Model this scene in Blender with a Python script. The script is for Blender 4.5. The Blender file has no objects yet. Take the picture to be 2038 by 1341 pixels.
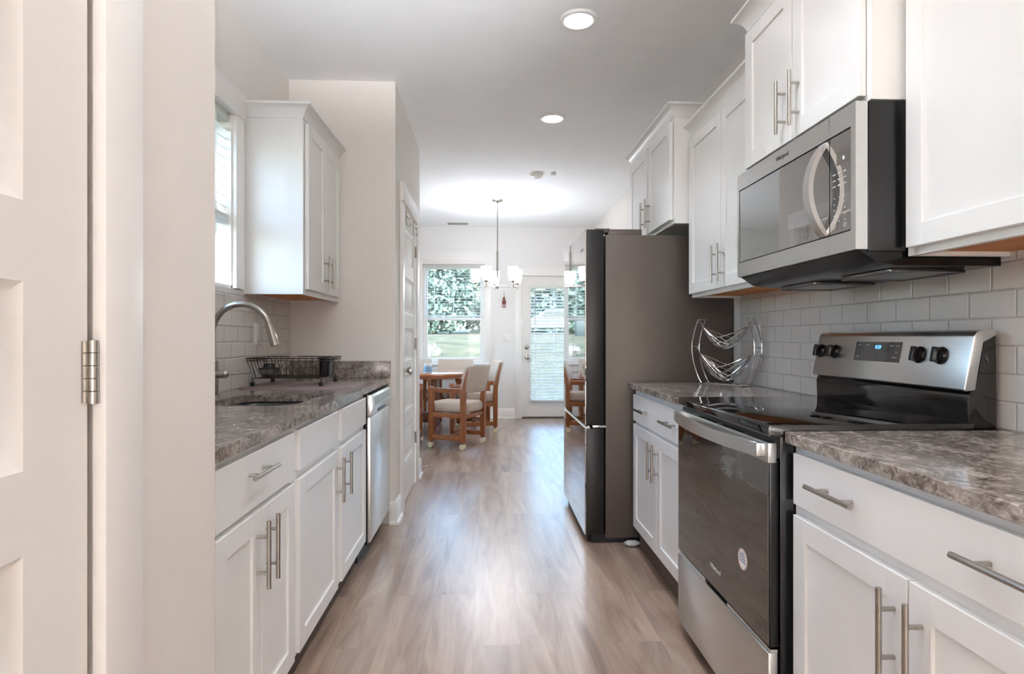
import bpy, bmesh, math, random
from mathutils import Vector, Matrix

random.seed(7)
sc = bpy.context.scene
COL = sc.collection
PI = math.pi

# ------------------------------------------------------------------ camera, light, exposure
EYE = 1.165
YAW = math.atan(51 / 1180)
cam_d = bpy.data.cameras.new('camera')
cam = bpy.data.objects.new('camera', cam_d)
COL.objects.link(cam)
cam.location = (0, 0, EYE)
cam.rotation_euler = (PI / 2, 0, -YAW)
cam_d.sensor_width = 36
cam_d.lens = 36 * 1180 / 2038
cam_d.shift_y = 1.5 / 2038
cam_d.clip_start = 0.05
cam_d.clip_end = 400
sc.camera = cam

sc.view_settings.view_transform = 'Standard'
sc.view_settings.look = 'None'
sc.view_settings.gamma = 1.0
sc.view_settings.use_curve_mapping = False
sc.view_settings.exposure = 1.1
sc.cycles.use_denoising = True
sc.cycles.max_bounces = 10
sc.cycles.diffuse_bounces = 6
sc.cycles.glossy_bounces = 5
sc.cycles.transparent_max_bounces = 12
sc.cycles.sample_clamp_indirect = 6.0
sc.cycles.caustics_reflective = False
sc.cycles.caustics_refractive = False

SKY_STRENGTH = 1.0
SUN_STRENGTH = 7.0
CAN_STRENGTH = 6.0
CAN_WATTS = 1.9
SHADE_STRENGTH = 17.0
FILL_WATTS = 245.0
FILL_BACK_WATTS = 380.0

world = bpy.data.worlds.new('sky')
sc.world = world
world.use_nodes = True
wn = world.node_tree.nodes
wl = world.node_tree.links
bg = wn['Background']
sky = wn.new('ShaderNodeTexSky')
sky.sky_type = 'NISHITA'
sky.sun_disc = False
sky.sun_elevation = math.radians(48)
sky.sun_rotation = math.radians(150)
sky.air_density = 1.0
sky.dust_density = 1.5
wl.new(sky.outputs[0], bg.inputs[0])
bg.inputs[1].default_value = SKY_STRENGTH

sun_d = bpy.data.lights.new('sun', 'SUN')
sun = bpy.data.objects.new('sun', sun_d)
COL.objects.link(sun)
sun_d.energy = SUN_STRENGTH
sun_d.angle = math.radians(4.0)
sun_d.color = (1.0, 0.95, 0.88)
sun.location = (-4, -10, 9)
sun.rotation_euler = Vector((0.2, 0.75, -0.5)).to_track_quat('-Z', 'Y').to_euler()

# ------------------------------------------------------------------ materials
def lin(c):
    def f(v):
        v = v / 255.0
        return v / 12.92 if v <= 0.04045 else ((v + 0.055) / 1.055) ** 2.4
    return tuple(f(v) for v in c) + (1.0,)

def new_mat(name):
    m = bpy.data.materials.new(name)
    m.use_nodes = True
    nt = m.node_tree
    return m, nt.nodes, nt.links, nt.nodes['Principled BSDF']

def coords(n, l, scale, kind='Object'):
    tc = n.new('ShaderNodeTexCoord')
    mp = n.new('ShaderNodeMapping')
    mp.inputs['Scale'].default_value = scale if isinstance(scale, tuple) else (scale,) * 3
    l.new(tc.outputs[kind], mp.inputs['Vector'])
    return mp

def mixc(n, l, fac, a, b, mode='MIX'):
    mx = n.new('ShaderNodeMix')
    mx.data_type = 'RGBA'
    mx.blend_type = mode
    if isinstance(fac, (int, float)):
        mx.inputs['Factor'].default_value = fac
    else:
        l.new(fac, mx.inputs['Factor'])
    for s, v in (('A', a), ('B', b)):
        i = [k for k in mx.inputs if k.identifier == s + '_Color'][0]
        if isinstance(v, tuple):
            i.default_value = v
        else:
            l.new(v, i)
    return [k for k in mx.outputs if k.identifier == 'Result_Color'][0]

def ramp(n, l, src, stops):
    r = n.new('ShaderNodeValToRGB')
    el = r.color_ramp.elements
    while len(el) < len(stops):
        el.new(0.5)
    for e, (p, c) in zip(el, stops):
        e.position = p
        e.color = c
    l.new(src, r.inputs[0])
    return r.outputs[0]

def noise(n, l, vec, scale, detail=4, rough=0.55, dist=0.0):
    t = n.new('ShaderNodeTexNoise')
    t.inputs['Scale'].default_value = scale
    t.inputs['Detail'].default_value = detail
    t.inputs['Roughness'].default_value = rough
    t.inputs['Distortion'].default_value = dist
    l.new(vec, t.inputs['Vector'])
    return t.outputs['Fac']

def bump(n, l, b, height, strength, dist=0.01):
    bp = n.new('ShaderNodeBump')
    bp.inputs['Strength'].default_value = strength
    bp.inputs['Distance'].default_value = dist
    l.new(height, bp.inputs['Height'])
    l.new(bp.outputs[0], b.inputs['Normal'])

def paint(name, rgb, rough=0.5, metal=0.0, var=0.03, scale=8.0, bmp=0.0, bscale=120.0, spec=0.5, coat=0.0, aniso=None):
    """A painted, plastic or metal finish with a faint procedural unevenness."""
    m, n, l, b = new_mat(name)
    mp = coords(n, l, 1.0 if aniso is None else aniso)
    f = noise(n, l, mp.outputs[0], scale)
    c = lin(rgb)
    lo = tuple(v * (1 - var) for v in c[:3]) + (1,)
    hi = tuple(min(1, v * (1 + var)) for v in c[:3]) + (1,)
    l.new(ramp(n, l, f, [(0.3, lo), (0.7, hi)]), b.inputs['Base Color'])
    b.inputs['Roughness'].default_value = rough
    b.inputs['Metallic'].default_value = metal
    b.inputs['Specular IOR Level'].default_value = spec
    b.inputs['Coat Weight'].default_value = coat
    b.inputs['Coat Roughness'].default_value = 0.03
    if bmp:
        bump(n, l, b, noise(n, l, mp.outputs[0], bscale, 2), bmp, 0.002)
    return m

def emitter(name, rgb, strength):
    m, n, l, b = new_mat(name)
    mp = coords(n, l, 1.0)
    f = noise(n, l, mp.outputs[0], 5.0)
    c = lin(rgb)
    l.new(ramp(n, l, f, [(0.0, c), (1.0, c)]), b.inputs['Emission Color'])
    b.inputs['Base Color'].default_value = c
    b.inputs['Emission Strength'].default_value = strength
    return m

M = {}
M['wall'] = paint('wall_paint', (231, 225, 219), 0.6, var=0.01, bmp=0.05, bscale=300)
M['wall_lit'] = paint('wall_paint_lit', (234, 232, 230), 0.6, var=0.01, bmp=0.05, bscale=300)  # wall paint made whiter: the dining area's brighter light put into the colour
M['ceil'] = paint('ceiling_paint', (244, 245, 246), 0.8, var=0.01)
M['trim'] = paint('trim_paint', (241, 238, 235), 0.35, var=0.01)
M['door'] = paint('door_paint', (238, 234, 229), 0.6, var=0.01, bmp=0.03, bscale=200)
M['cab'] = paint('cabinet_lacquer', (238, 237, 235), 0.32, var=0.008)
M['cabin'] = paint('cabinet_underside_wood', (206, 128, 58), 0.5, var=0.18, scale=4, aniso=(3, 1, 8))
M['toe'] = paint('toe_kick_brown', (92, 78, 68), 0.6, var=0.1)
M['nickel'] = paint('brushed_nickel', (178, 173, 166), 0.22, 1.0, var=0.05, scale=60)
M['steel'] = paint('brushed_stainless', (216, 215, 213), 0.3, 1.0, var=0.05, scale=8, aniso=(6, 1, 90))
M['steeld'] = paint('dark_stainless', (150, 148, 146), 0.3, 1.0, var=0.05, scale=8, aniso=(6, 1, 60))
M['chrome'] = paint('chrome_wire', (222, 222, 222), 0.1, 1.0, var=0.02)
M['black'] = paint('black_enamel', (14, 14, 15), 0.22, var=0.1, spec=0.5)
M['blackmat'] = paint('black_plastic', (22, 22, 22), 0.45, var=0.1)
M['glasstop'] = paint('black_glass_ceramic', (10, 10, 11), 0.04, var=0.1, spec=0.9)
M['frside'] = paint('fridge_grey_side', (94, 85, 79), 0.42, 0.35, var=0.04)
M['frdoor'] = paint('fridge_door_edge', (40, 38, 37), 0.35, 0.3, var=0.05)
M['frmirror'] = paint('fridge_mirror_glass', (186, 184, 182), 0.025, 1.0, var=0.01)
M['white'] = paint('white_plastic', (236, 236, 232), 0.35, var=0.01)
M['blind'] = paint('blind_slat_white', (238, 238, 236), 0.4, var=0.01)
def translucent(name, rgb, mixf):
    m, n, l, b = new_mat(name)
    mp = coords(n, l, 1.0)
    c = lin(rgb)
    col = ramp(n, l, noise(n, l, mp.outputs[0], 6.0), [(0.3, tuple(v * 0.99 for v in c[:3]) + (1,)), (0.7, c)])
    l.new(col, b.inputs['Base Color'])
    b.inputs['Roughness'].default_value = 0.4
    tr = n.new('ShaderNodeBsdfTranslucent')
    l.new(col, tr.inputs['Color'])
    mx = n.new('ShaderNodeMixShader')
    mx.inputs[0].default_value = mixf
    l.new(b.outputs[0], mx.inputs[1]); l.new(tr.outputs[0], mx.inputs[2])
    l.new(mx.outputs[0], n['Material Output'].inputs['Surface'])
    return m
M['blind'] = translucent('blind_slat_white', (244, 244, 242), 0.55)
M['oak'] = paint('chair_oak', (150, 88, 46), 0.35, var=0.2, scale=6, aniso=(8, 8, 1))
M['oakdark'] = paint('table_base_oak', (120, 62, 30), 0.4, var=0.2, scale=6, aniso=(8, 8, 1))
M['oaktop'] = paint('table_top_oak', (178, 112, 66), 0.16, var=0.15, scale=5, aniso=(1, 8, 1), coat=0.4)
M['brass'] = paint('caster_brass', (234, 222, 190), 0.3, 0.25, var=0.05)
M['rubber'] = paint('caster_rubber', (30, 28, 27), 0.5, var=0.1)
M['wire'] = paint('rack_bronze_wire', (62, 52, 46), 0.4, 0.5, var=0.1)
M['bluewax'] = paint('blue_wax', (128, 176, 214), 0.4, var=0.03)
M['frost'] = paint('frosted_glass_white', (226, 236, 244), 0.3, var=0.02)
M['lens'] = emitter('lamp_lens', (251, 250, 255), CAN_STRENGTH)
M['shade'] = emitter('lit_frosted_shade', (246, 249, 255), SHADE_STRENGTH)
M['bluedigit'] = emitter('blue_digit', (70, 130, 255), 3.0)
M['whitedigit'] = emitter('white_digit', (225, 235, 255), 1.2)
M['print'] = paint('grey_print', (150, 150, 148), 0.5)
M['printdark'] = paint('dark_print', (90, 86, 82), 0.5)
M['logowhite'] = paint('white_print', (215, 212, 208), 0.5)
M['mat'] = paint('drying_mat_mauve', (150, 132, 130), 0.6, var=0.06)
M['brownfig'] = paint('ornament_brown', (126, 66, 48), 0.6, var=0.25, scale=40)
M['cream'] = paint('ornament_cream', (214, 180, 160), 0.6, var=0.05)
M['string'] = paint('ornament_string', (176, 140, 110), 0.7)
M['redprint'] = paint('red_print', (196, 84, 84), 0.5)
M['blueprint'] = paint('blue_print', (92, 98, 140), 0.5)
M['clearpl'] = paint('clear_plastic_bag', (190, 188, 184), 0.15, var=0.2, scale=60, bmp=0.6, bscale=60)

def wavy_glass(name, rgb, spec, rough, wav, metal=0.0):
    m, n, l, b = new_mat(name)
    mp = coords(n, l, (1, 1.6, 4.2))
    b.inputs['Metallic'].default_value = metal
    b.inputs['Base Color'].default_value = lin(rgb)
    b.inputs['Roughness'].default_value = rough
    b.inputs['Specular IOR Level'].default_value = spec
    bump(n, l, b, noise(n, l, mp.outputs[0], 4.0, 2), wav, 0.02)
    return m
M['ovenglass'] = wavy_glass('oven_door_glass', (122, 119, 117), 1.0, 0.03, 0.05, 1.0)
M['dispglass'] = wavy_glass('display_glass', (98, 98, 100), 1.0, 0.05, 0.0, 0.9)
M['glossblack'] = paint('gloss_black_panel', (16, 16, 17), 0.1, var=0.1, spec=0.9)
M['micglass'] = wavy_glass('microwave_window_glass', (188, 188, 188), 1.0, 0.03, 0.0, 0.95)

def fabric():
    m, n, l, b = new_mat('chair_tweed')
    mp = coords(n, l, (60, 60, 18))
    f = noise(n, l, mp.outputs[0], 3.0, 5, 0.7)
    l.new(ramp(n, l, f, [(0.3, lin((172, 152, 138))), (0.5, lin((204, 189, 176))), (0.75, lin((232, 223, 214)))]), b.inputs['Base Color'])
    b.inputs['Roughness'].default_value = 0.9
    bump(n, l, b, f, 0.3, 0.004)
    return m
M['fabric'] = fabric()

def granite():
    m, n, l, b = new_mat('brown_granite')
    mp = coords(n, l, 1.0)
    mp2 = coords(n, l, (1.0, 0.75, 1.0))
    warp = n.new('ShaderNodeTexNoise')
    warp.inputs['Scale'].default_value = 30.0
    warp.inputs['Detail'].default_value = 3
    l.new(mp2.outputs[0], warp.inputs['Vector'])
    wv = n.new('ShaderNodeVectorMath'); wv.operation = 'MULTIPLY_ADD'
    wv.inputs[1].default_value = (0.03, 0.03, 0.03)
    l.new(warp.outputs['Color'], wv.inputs[0]); l.new(mp2.outputs[0], wv.inputs[2])
    cells = []
    for sc_ in (75.0, 190.0):
        v = n.new('ShaderNodeTexVoronoi')
        v.inputs['Scale'].default_value = sc_
        l.new(wv.outputs[0], v.inputs['Vector'])
        sx = n.new('ShaderNodeSeparateColor')
        l.new(v.outputs['Color'], sx.inputs[0])
        cells.append(sx.outputs[0])
    stops = [(0.0, lin((44, 37, 33))), (0.22, lin((88, 77, 69))), (0.5, lin((132, 119, 109))), (0.74, lin((168, 156, 146))), (1.0, lin((214, 207, 199)))]
    c1 = ramp(n, l, cells[0], stops)
    c2 = ramp(n, l, cells[1], stops)
    c3 = mixc(n, l, 0.5, c1, c2)
    big = noise(n, l, wv.outputs[0], 14.0, 5, 0.6)
    c4 = ramp(n, l, big, [(0.36, lin((62, 53, 47))), (0.5, lin((130, 117, 107))), (0.64, lin((196, 186, 177)))])
    l.new(mixc(n, l, 0.4, c3, c4), b.inputs['Base Color'])
    b.inputs['Roughness'].default_value = 0.13
    return m
M['granite'] = granite()

def tiles(name, axis, du, dv):
    """Grey glazed 3x6 running-bond tile; axis is the wall's horizontal direction."""
    m, n, l, b = new_mat(name)
    tc = n.new('ShaderNodeNewGeometry')
    sp = n.new('ShaderNodeSeparateXYZ')
    cb = n.new('ShaderNodeCombineXYZ')
    l.new(tc.outputs['Position'], sp.inputs[0])
    au = n.new('ShaderNodeMath'); au.inputs[1].default_value = du
    av = n.new('ShaderNodeMath'); av.inputs[1].default_value = dv
    l.new(sp.outputs[axis], au.inputs[0])
    l.new(sp.outputs['Z'], av.inputs[0])
    l.new(au.outputs[0], cb.inputs[0])
    l.new(av.outputs[0], cb.inputs[1])
    br = n.new('ShaderNodeTexBrick')
    br.offset = 0.5
    br.inputs['Scale'].default_value = 1.0
    br.inputs['Brick Width'].default_value = 0.1555
    br.inputs['Row Height'].default_value = 0.0765
    br.inputs['Mortar Size'].default_value = 0.0016
    br.inputs['Mortar Smooth'].default_value = 0.15
    br.inputs['Color1'].default_value = lin((214, 209, 204))
    br.inputs['Color2'].default_value = lin((219, 214, 209))
    br.inputs['Mortar'].default_value = lin((190, 184, 178))
    l.new(cb.outputs[0], br.inputs['Vector'])
    l.new(br.outputs['Color'], b.inputs['Base Color'])
    b.inputs['Roughness'].default_value = 0.08
    br2 = n.new('ShaderNodeTexBrick')
    br2.offset = 0.5
    for k, v in (('Scale', 1.0), ('Brick Width', 0.1555), ('Row Height', 0.0765), ('Mortar Size', 0.005), ('Mortar Smooth', 1.0)):
        br2.inputs[k].default_value = v
    l.new(cb.outputs[0], br2.inputs['Vector'])
    inv = n.new('ShaderNodeMath'); inv.operation = 'SUBTRACT'; inv.inputs[0].default_value = 1.0
    l.new(br2.outputs['Fac'], inv.inputs[1])
    w = noise(n, l, cb.outputs[0], 9.0, 1)
    sm = n.new('ShaderNodeMath'); sm.operation = 'MULTIPLY_ADD'; sm.inputs[1].default_value = 0.35
    l.new(w, sm.inputs[0]); l.new(inv.outputs[0], sm.inputs[2])
    bump(n, l, b, sm.outputs[0], 0.6, 0.003)
    return m
M['tileR'] = tiles('grey_subway_tile_right', 'Y', -1.600 + 0.1555 * 20, -0.914 + 0.0765 * 20)
M['tileL'] = tiles('grey_subway_tile_left', 'Y', -2.66 + 0.1555 * 20, -0.914 + 0.0765 * 20)

def floor_mat():
    m, n, l, b = new_mat('vinyl_plank')
    tc = n.new('ShaderNodeNewGeometry')
    sp = n.new('ShaderNodeSeparateXYZ')
    cb = n.new('ShaderNodeCombineXYZ')
    l.new(tc.outputs['Position'], sp.inputs[0])
    ax = n.new('ShaderNodeMath'); ax.inputs[1].default_value = 20.03
    ay = n.new('ShaderNodeMath'); ay.inputs[1].default_value = 40.0
    l.new(sp.outputs['X'], ax.inputs[0]); l.new(sp.outputs['Y'], ay.inputs[0])
    l.new(ay.outputs[0], cb.inputs[0]); l.new(ax.outputs[0], cb.inputs[1])
    br = n.new('ShaderNodeTexBrick')
    br.offset = 0.37
    br.offset_frequency = 3
    for k, v in (('Scale', 1.0), ('Brick Width', 1.22), ('Row Height', 0.18), ('Mortar Size', 0.0008), ('Mortar Smooth', 0.3)):
        br.inputs[k].default_value = v
    br.inputs['Color1'].default_value = (0, 0, 0, 1)
    br.inputs['Color2'].default_value = (1, 1, 1, 1)
    br.inputs['Mortar'].default_value = (0.3, 0.3, 0.3, 1)
    l.new(cb.outputs[0], br.inputs['Vector'])
    # grain stretched along the plank, shifted per plank
    mp = n.new('ShaderNodeMapping')
    mp.inputs['Scale'].default_value = (0.8, 6.0, 1.0)
    l.new(cb.outputs[0], mp.inputs['Vector'])
    cz = n.new('ShaderNodeVectorMath'); cz.operation = 'MULTIPLY_ADD'
    cz.inputs[1].default_value = (7, 13, 5)
    l.new(br.outputs['Color'], cz.inputs[0]); l.new(mp.outputs[0], cz.inputs[2])
    g1 = noise(n, l, cz.outputs[0], 1.6, 6, 0.62, 1.0)
    mp3 = n.new('ShaderNodeMapping')
    mp3.inputs['Scale'].default_value = (3.0, 55.0, 1.0)
    l.new(cb.outputs[0], mp3.inputs['Vector'])
    g2 = noise(n, l, mp3.outputs[0], 1.6, 4, 0.6)
    c1 = ramp(n, l, g1, [(0.28, lin((120, 95, 80))), (0.45, lin((160, 134, 116))), (0.6, lin((180, 156, 138))), (0.78, lin((196, 175, 158)))])
    c2 = mixc(n, l, 0.09, c1, ramp(n, l, g2, [(0.35, lin((104, 80, 66))), (0.65, lin((196, 174, 156)))]))
    tone = ramp(n, l, br.outputs['Color'], [(0.0, (0.86, 0.86, 0.86, 1)), (1.0, (1.06, 1.05, 1.04, 1))])
    c3 = mixc(n, l, 1.0, c2, tone, 'MULTIPLY')
    c4 = mixc(n, l, br.outputs['Fac'], c3, lin((138, 116, 102)))
    l.new(c4, b.inputs['Base Color'])
    b.inputs['Roughness'].default_value = 0.34
    b.inputs['Specular IOR Level'].default_value = 0.8
    b.inputs['Coat Weight'].default_value = 0.7
    b.inputs['Coat Roughness'].default_value = 0.27
    bump(n, l, b, g2, 0.04, 0.002)
    return m
M['floor'] = floor_mat()

def pane_mat():
    m, n, l, b = new_mat('window_pane')
    n.remove(b)
    out = n['Material Output']
    tr = n.new('ShaderNodeBsdfTransparent')
    gl = n.new('ShaderNodeBsdfGlossy')
    gl.inputs['Roughness'].default_value = 0.01
    mx = n.new('ShaderNodeMixShader')
    lw = n.new('ShaderNodeLayerWeight')
    lw.inputs['Blend'].default_value = 0.5
    pw = n.new('ShaderNodeMath'); pw.operation = 'POWER'; pw.inputs[1].default_value = 5.0
    sc2 = n.new('ShaderNodeMath'); sc2.operation = 'MULTIPLY_ADD'
    sc2.inputs[1].default_value = 0.7; sc2.inputs[2].default_value = 0.03
    l.new(lw.outputs['Facing'], pw.inputs[0]); l.new(pw.outputs[0], sc2.inputs[0])
    l.new(sc2.outputs[0], mx.inputs[0]); l.new(tr.outputs[0], mx.inputs[1]); l.new(gl.outputs[0], mx.inputs[2])
    tr.inputs['Color'].default_value = (0.93, 0.985, 0.98, 1)
    l.new(mx.outputs[0], out.inputs['Surface'])
    return m
M['pane'] = pane_mat()

def speckle(name, stops, scale, rough=0.9, detail=6):
    m, n, l, b = new_mat(name)
    mp = coords(n, l, 1.0)
    f = noise(n, l, mp.outputs[0], scale, detail, 0.65)
    l.new(ramp(n, l, f, stops), b.inputs['Base Color'])
    b.inputs['Roughness'].default_value = rough
    return m
M['lawn'] = speckle('lawn_grass', [(0.3, lin((44, 45, 24))), (0.5, lin((64, 63, 38))), (0.7, lin((88, 80, 58)))], 0.8)
M['road'] = speckle('road_gravel', [(0.3, lin((72, 68, 62))), (0.7, lin((86, 82, 76)))], 4)
M['leaf'] = speckle('tree_leaves', [(0.3, lin((92, 112, 104))), (0.7, lin((120, 138, 126)))], 1.0)  # distance haze put into the leaf colour as a pale blue-grey
M['bark'] = speckle('tree_bark', [(0.3, lin((70, 58, 50))), (0.7, lin((110, 96, 84)))], 5)
M['rock'] = speckle('pale_rock', [(0.3, lin((92, 90, 86))), (0.7, lin((112, 110, 106)))], 6)
M['carwhite'] = paint('car_white_paint', (150, 152, 156), 0.2)
M['carglass'] = paint('car_dark_glass', (40, 46, 52), 0.1)
M['bin'] = paint('bin_green_plastic', (46, 58, 60), 0.5)

# ------------------------------------------------------------------ mesh builder
class MB:
    def __init__(s):
        s.bm = bmesh.new()

    def _bev(s, verts, bev, seg=2):
        if bev > 0:
            es = set()
            for v in verts:
                es.update(v.link_edges)
            bmesh.ops.bevel(s.bm, geom=list(es), offset=bev, segments=seg, profile=0.5, affect='EDGES')

    def box(s, x0, x1, y0, y1, z0, z1, bev=0.0, seg=2):
        vs = [s.bm.verts.new(p) for p in ((x0, y0, z0), (x1, y0, z0), (x1, y1, z0), (x0, y1, z0), (x0, y0, z1), (x1, y0, z1), (x1, y1, z1), (x0, y1, z1))]
        for f in ((0, 3, 2, 1), (4, 5, 6, 7), (0, 1, 5, 4), (1, 2, 6, 5), (2, 3, 7, 6), (3, 0, 4, 7)):
            s.bm.faces.new([vs[i] for i in f])
        s._bev(vs, bev, seg)
        return s

    def prism(s, poly, axis, a0, a1, bev=0.0, seg=2):
        """poly: (u, v) pairs. axis x: (y,z); y: (x,z); z: (x,y)."""
        def P(u, v, a):
            return {'x': (a, u, v), 'y': (u, a, v), 'z': (u, v, a)}[axis]
        A = [s.bm.verts.new(P(u, v, a0)) for u, v in poly]
        B = [s.bm.verts.new(P(u, v, a1)) for u, v in poly]
        n = len(poly)
        s.bm.faces.new(A); s.bm.faces.new(B[::-1])
        for i in range(n):
            s.bm.faces.new((A[i], B[i], B[(i + 1) % n], A[(i + 1) % n]))
        s._bev(A + B, bev, seg)
        return s

    def tube(s, pts, r, seg=8, closed=False, r1=None):
        pts = [Vector(p) for p in pts]
        n = len(pts)
        rings = []
        up = None
        for i, p in enumerate(pts):
            a = pts[(i - 1) % n] if (closed or i > 0) else p
            b = pts[(i + 1) % n] if (closed or i < n - 1) else p
            t = (b - a).normalized()
            if up is None:
                up = t.orthogonal().normalized()
            up = (up - t * up.dot(t))
            if up.length < 1e-6:
                up = t.orthogonal()
            up.normalize()
            sd = t.cross(up)
            rr = r if r1 is None else r + (r1 - r) * i / max(1, n - 1)
            rings.append([s.bm.verts.new(p + (up * math.cos(2 * PI * k / seg) + sd * math.sin(2 * PI * k / seg)) * rr) for k in range(seg)])
        m = n if closed else n - 1
        for i in range(m):
            A, B = rings[i], rings[(i + 1) % n]
            for k in range(seg):
                s.bm.faces.new((A[k], A[(k + 1) % seg], B[(k + 1) % seg], B[k]))
        if not closed:
            s.bm.faces.new(rings[0][::-1]); s.bm.faces.new(rings[-1])
        return s

    def lathe(s, prof, c, seg=24, axis='z', sx=1.0, sy=1.0):
        rings = []
        for r, h in prof:
            ring = []
            for k in range(seg):
                a = 2 * PI * k / seg
                u, v = r * math.cos(a) * sx, r * math.sin(a) * sy
                p = {'z': (u, v, h), 'x': (h, u, v), 'y': (u, h, v)}[axis]
                ring.append(s.bm.verts.new((c[0] + p[0], c[1] + p[1], c[2] + p[2])))
            rings.append(ring)
        for A, B in zip(rings, rings[1:]):
            for k in range(seg):
                s.bm.faces.new((A[k], A[(k + 1) % seg], B[(k + 1) % seg], B[k]))
        if prof[0][0] > 1e-5:
            s.bm.faces.new(rings[0][::-1])
        if prof[-1][0] > 1e-5:
            s.bm.faces.new(rings[-1])
        bmesh.ops.remove_doubles(s.bm, verts=[v for rg in rings for v in rg], dist=1e-6)
        return s

    def sweep(s, path, prof, z=0.0):
        """Profile (out, dz) swept along a level xy path with mitred corners; out points to the right of travel."""
        P = [Vector((p[0], p[1])) for p in path]
        rings = []
        for i, p in enumerate(P):
            ns = []
            if i > 0:
                d = (P[i] - P[i - 1]).normalized(); ns.append(Vector((d.y, -d.x)))
            if i < len(P) - 1:
                d = (P[i + 1] - P[i]).normalized(); ns.append(Vector((d.y, -d.x)))
            if len(ns) == 2:
                nn = (ns[0] + ns[1]).normalized()
                k = 1.0 / max(0.2, nn.dot(ns[0]))
            else:
                nn, k = ns[0], 1.0
            rings.append([s.bm.verts.new((p.x + nn.x * k * o, p.y + nn.y * k * o, z + dz)) for o, dz in prof])
        n = len(prof)
        for A, B in zip(rings, rings[1:]):
            for k in range(n):
                s.bm.faces.new((A[k], A[(k + 1) % n], B[(k + 1) % n], B[k]))
        s.bm.faces.new(rings[0][::-1]); s.bm.faces.new(rings[-1])
        return s

    def quad(s, pts):
        s.bm.faces.new([s.bm.verts.new(p) for p in pts])
        return s

    def ball(s, c, r, sx=1, sy=1, sz=1, seg=14, rings=8):
        prof = [(r * math.sin(PI * i / rings), -r * sz * math.cos(PI * i / rings)) for i in range(rings + 1)]
        return s.lathe(prof, c, seg, 'z', sx, sy)


WORLD = {}
def _wpos(o):
    return WORLD.get(o.name, Vector((0, 0, 0))) if o else Vector((0, 0, 0))

def part(name, mb, mat, parent=None, smooth=True, origin=None):
    """Links what mb holds (world coordinates) as one mesh object."""
    bm = mb.bm
    bmesh.ops.recalc_face_normals(bm, faces=bm.faces)
    vs = bm.verts
    lo = Vector((min(v.co.x for v in vs), min(v.co.y for v in vs), min(v.co.z for v in vs)))
    hi = Vector((max(v.co.x for v in vs), max(v.co.y for v in vs), max(v.co.z for v in vs)))
    c = Vector(origin) if origin is not None else Vector(((lo.x + hi.x) / 2, (lo.y + hi.y) / 2, lo.z))
    bmesh.ops.translate(bm, verts=bm.verts, vec=-c)
    if smooth:
        for f in bm.faces:
            f.smooth = True
        for e in bm.edges:
            if len(e.link_faces) == 2 and e.calc_face_angle(0) > math.radians(34):
                e.smooth = False
    me = bpy.data.meshes.new(name)
    bm.to_mesh(me)
    bm.free()
    me.materials.append(mat)
    o = bpy.data.objects.new(name, me)
    COL.objects.link(o)
    o.location = c - _wpos(parent)
    if parent:
        o.parent = parent
    WORLD[o.name] = c
    return o

def thing(name, label, cat, loc, group=None):
    o = bpy.data.objects.new(name, None)
    COL.objects.link(o)
    o.empty_display_size = 0.1
    o.location = loc
    WORLD[o.name] = Vector(loc)
    return tag(o, label, cat, group)

def tag(o, label=None, cat=None, group=None, kind=None):
    if label: o['label'] = label
    if cat: o['category'] = cat
    if group: o['group'] = group
    if kind: o['kind'] = kind
    return o

def struct(name, mb, mat, label, cat, smooth=True):
    return tag(part(name, mb, mat, None, smooth), label, cat, None, 'structure')

def sthing(name, label, cat, loc):
    return tag(thing(name, label, cat, loc), kind='structure')

def copy_tree(o, parent=None):
    c = o.copy()
    COL.objects.link(c)
    if parent:
        c.parent = parent
    for ch in [k for k in o.children]:
        copy_tree(ch, c)
    return c

def text_part(name, body, size, mat, parent, origin, xdir, ydir, depth=0.0006, align='CENTER', font_shear=0.0):
    """Raised lettering: origin, reading direction and up direction in world space."""
    cu = bpy.data.curves.new(name, 'FONT')
    cu.body = body
    cu.size = size
    cu.extrude = depth
    cu.align_x = align
    cu.align_y = 'CENTER'
    cu.shear = font_shear
    tmp = bpy.data.objects.new('tmp_text', cu)
    COL.objects.link(tmp)
    dg = bpy.context.evaluated_depsgraph_get()
    me = bpy.data.meshes.new_from_object(tmp.evaluated_get(dg))
    COL.objects.unlink(tmp)
    bpy.data.objects.remove(tmp)
    bpy.data.curves.remove(cu)
    x, y = Vector(xdir).normalized(), Vector(ydir).normalized()
    z = x.cross(y)
    R = Matrix((x, y, z)).transposed().to_4x4()
    me.transform(R)
    me.materials.clear()
    me.materials.append(mat)
    o = bpy.data.objects.new(name, me)
    COL.objects.link(o)
    o.location = Vector(origin) - _wpos(parent)
    o.parent = parent
    WORLD[o.name] = Vector(origin)
    return o

# ------------------------------------------------------------------ key planes (metres)
XL = -1.227        # kitchen wall on the left
XH = -0.57         # hall and pantry wall plane
XR = 1.42          # kitchen wall on the right
XD = 1.55          # dining wall on the right
YN = 3.745         # end of the sink counter
YP = 5.10          # end of the pantry wall
YB = 8.58          # back wall
ZC = 2.77
YF = -2.6          # wall behind the viewer
XLL = -3.2         # dining wall on the left
XC = 0.798         # right counter edge
XCL = -0.603       # left counter edge
ZK = 0.914
T = 0.14

# ------------------------------------------------------------------ setting
struct('floor', MB().box(XL - T, XD + T, YF - T, YP - 0.11, -0.12, 0.0).box(XLL - T, XD + T, YP - 0.11, YB + T, -0.12, 0.0), M['floor'], 'wood-look grey brown plank floor running the length of the kitchen', 'floor', False)
struct('ceiling', MB().box(XL - T, XD + T, YF - T, YP - 0.11, ZC, ZC + 0.2).box(XLL - T, XD + T, YP - 0.11, YB + T, ZC, ZC + 0.2), M['ceil'], 'smooth pale ceiling over kitchen and dining area', 'ceiling', False)

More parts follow.
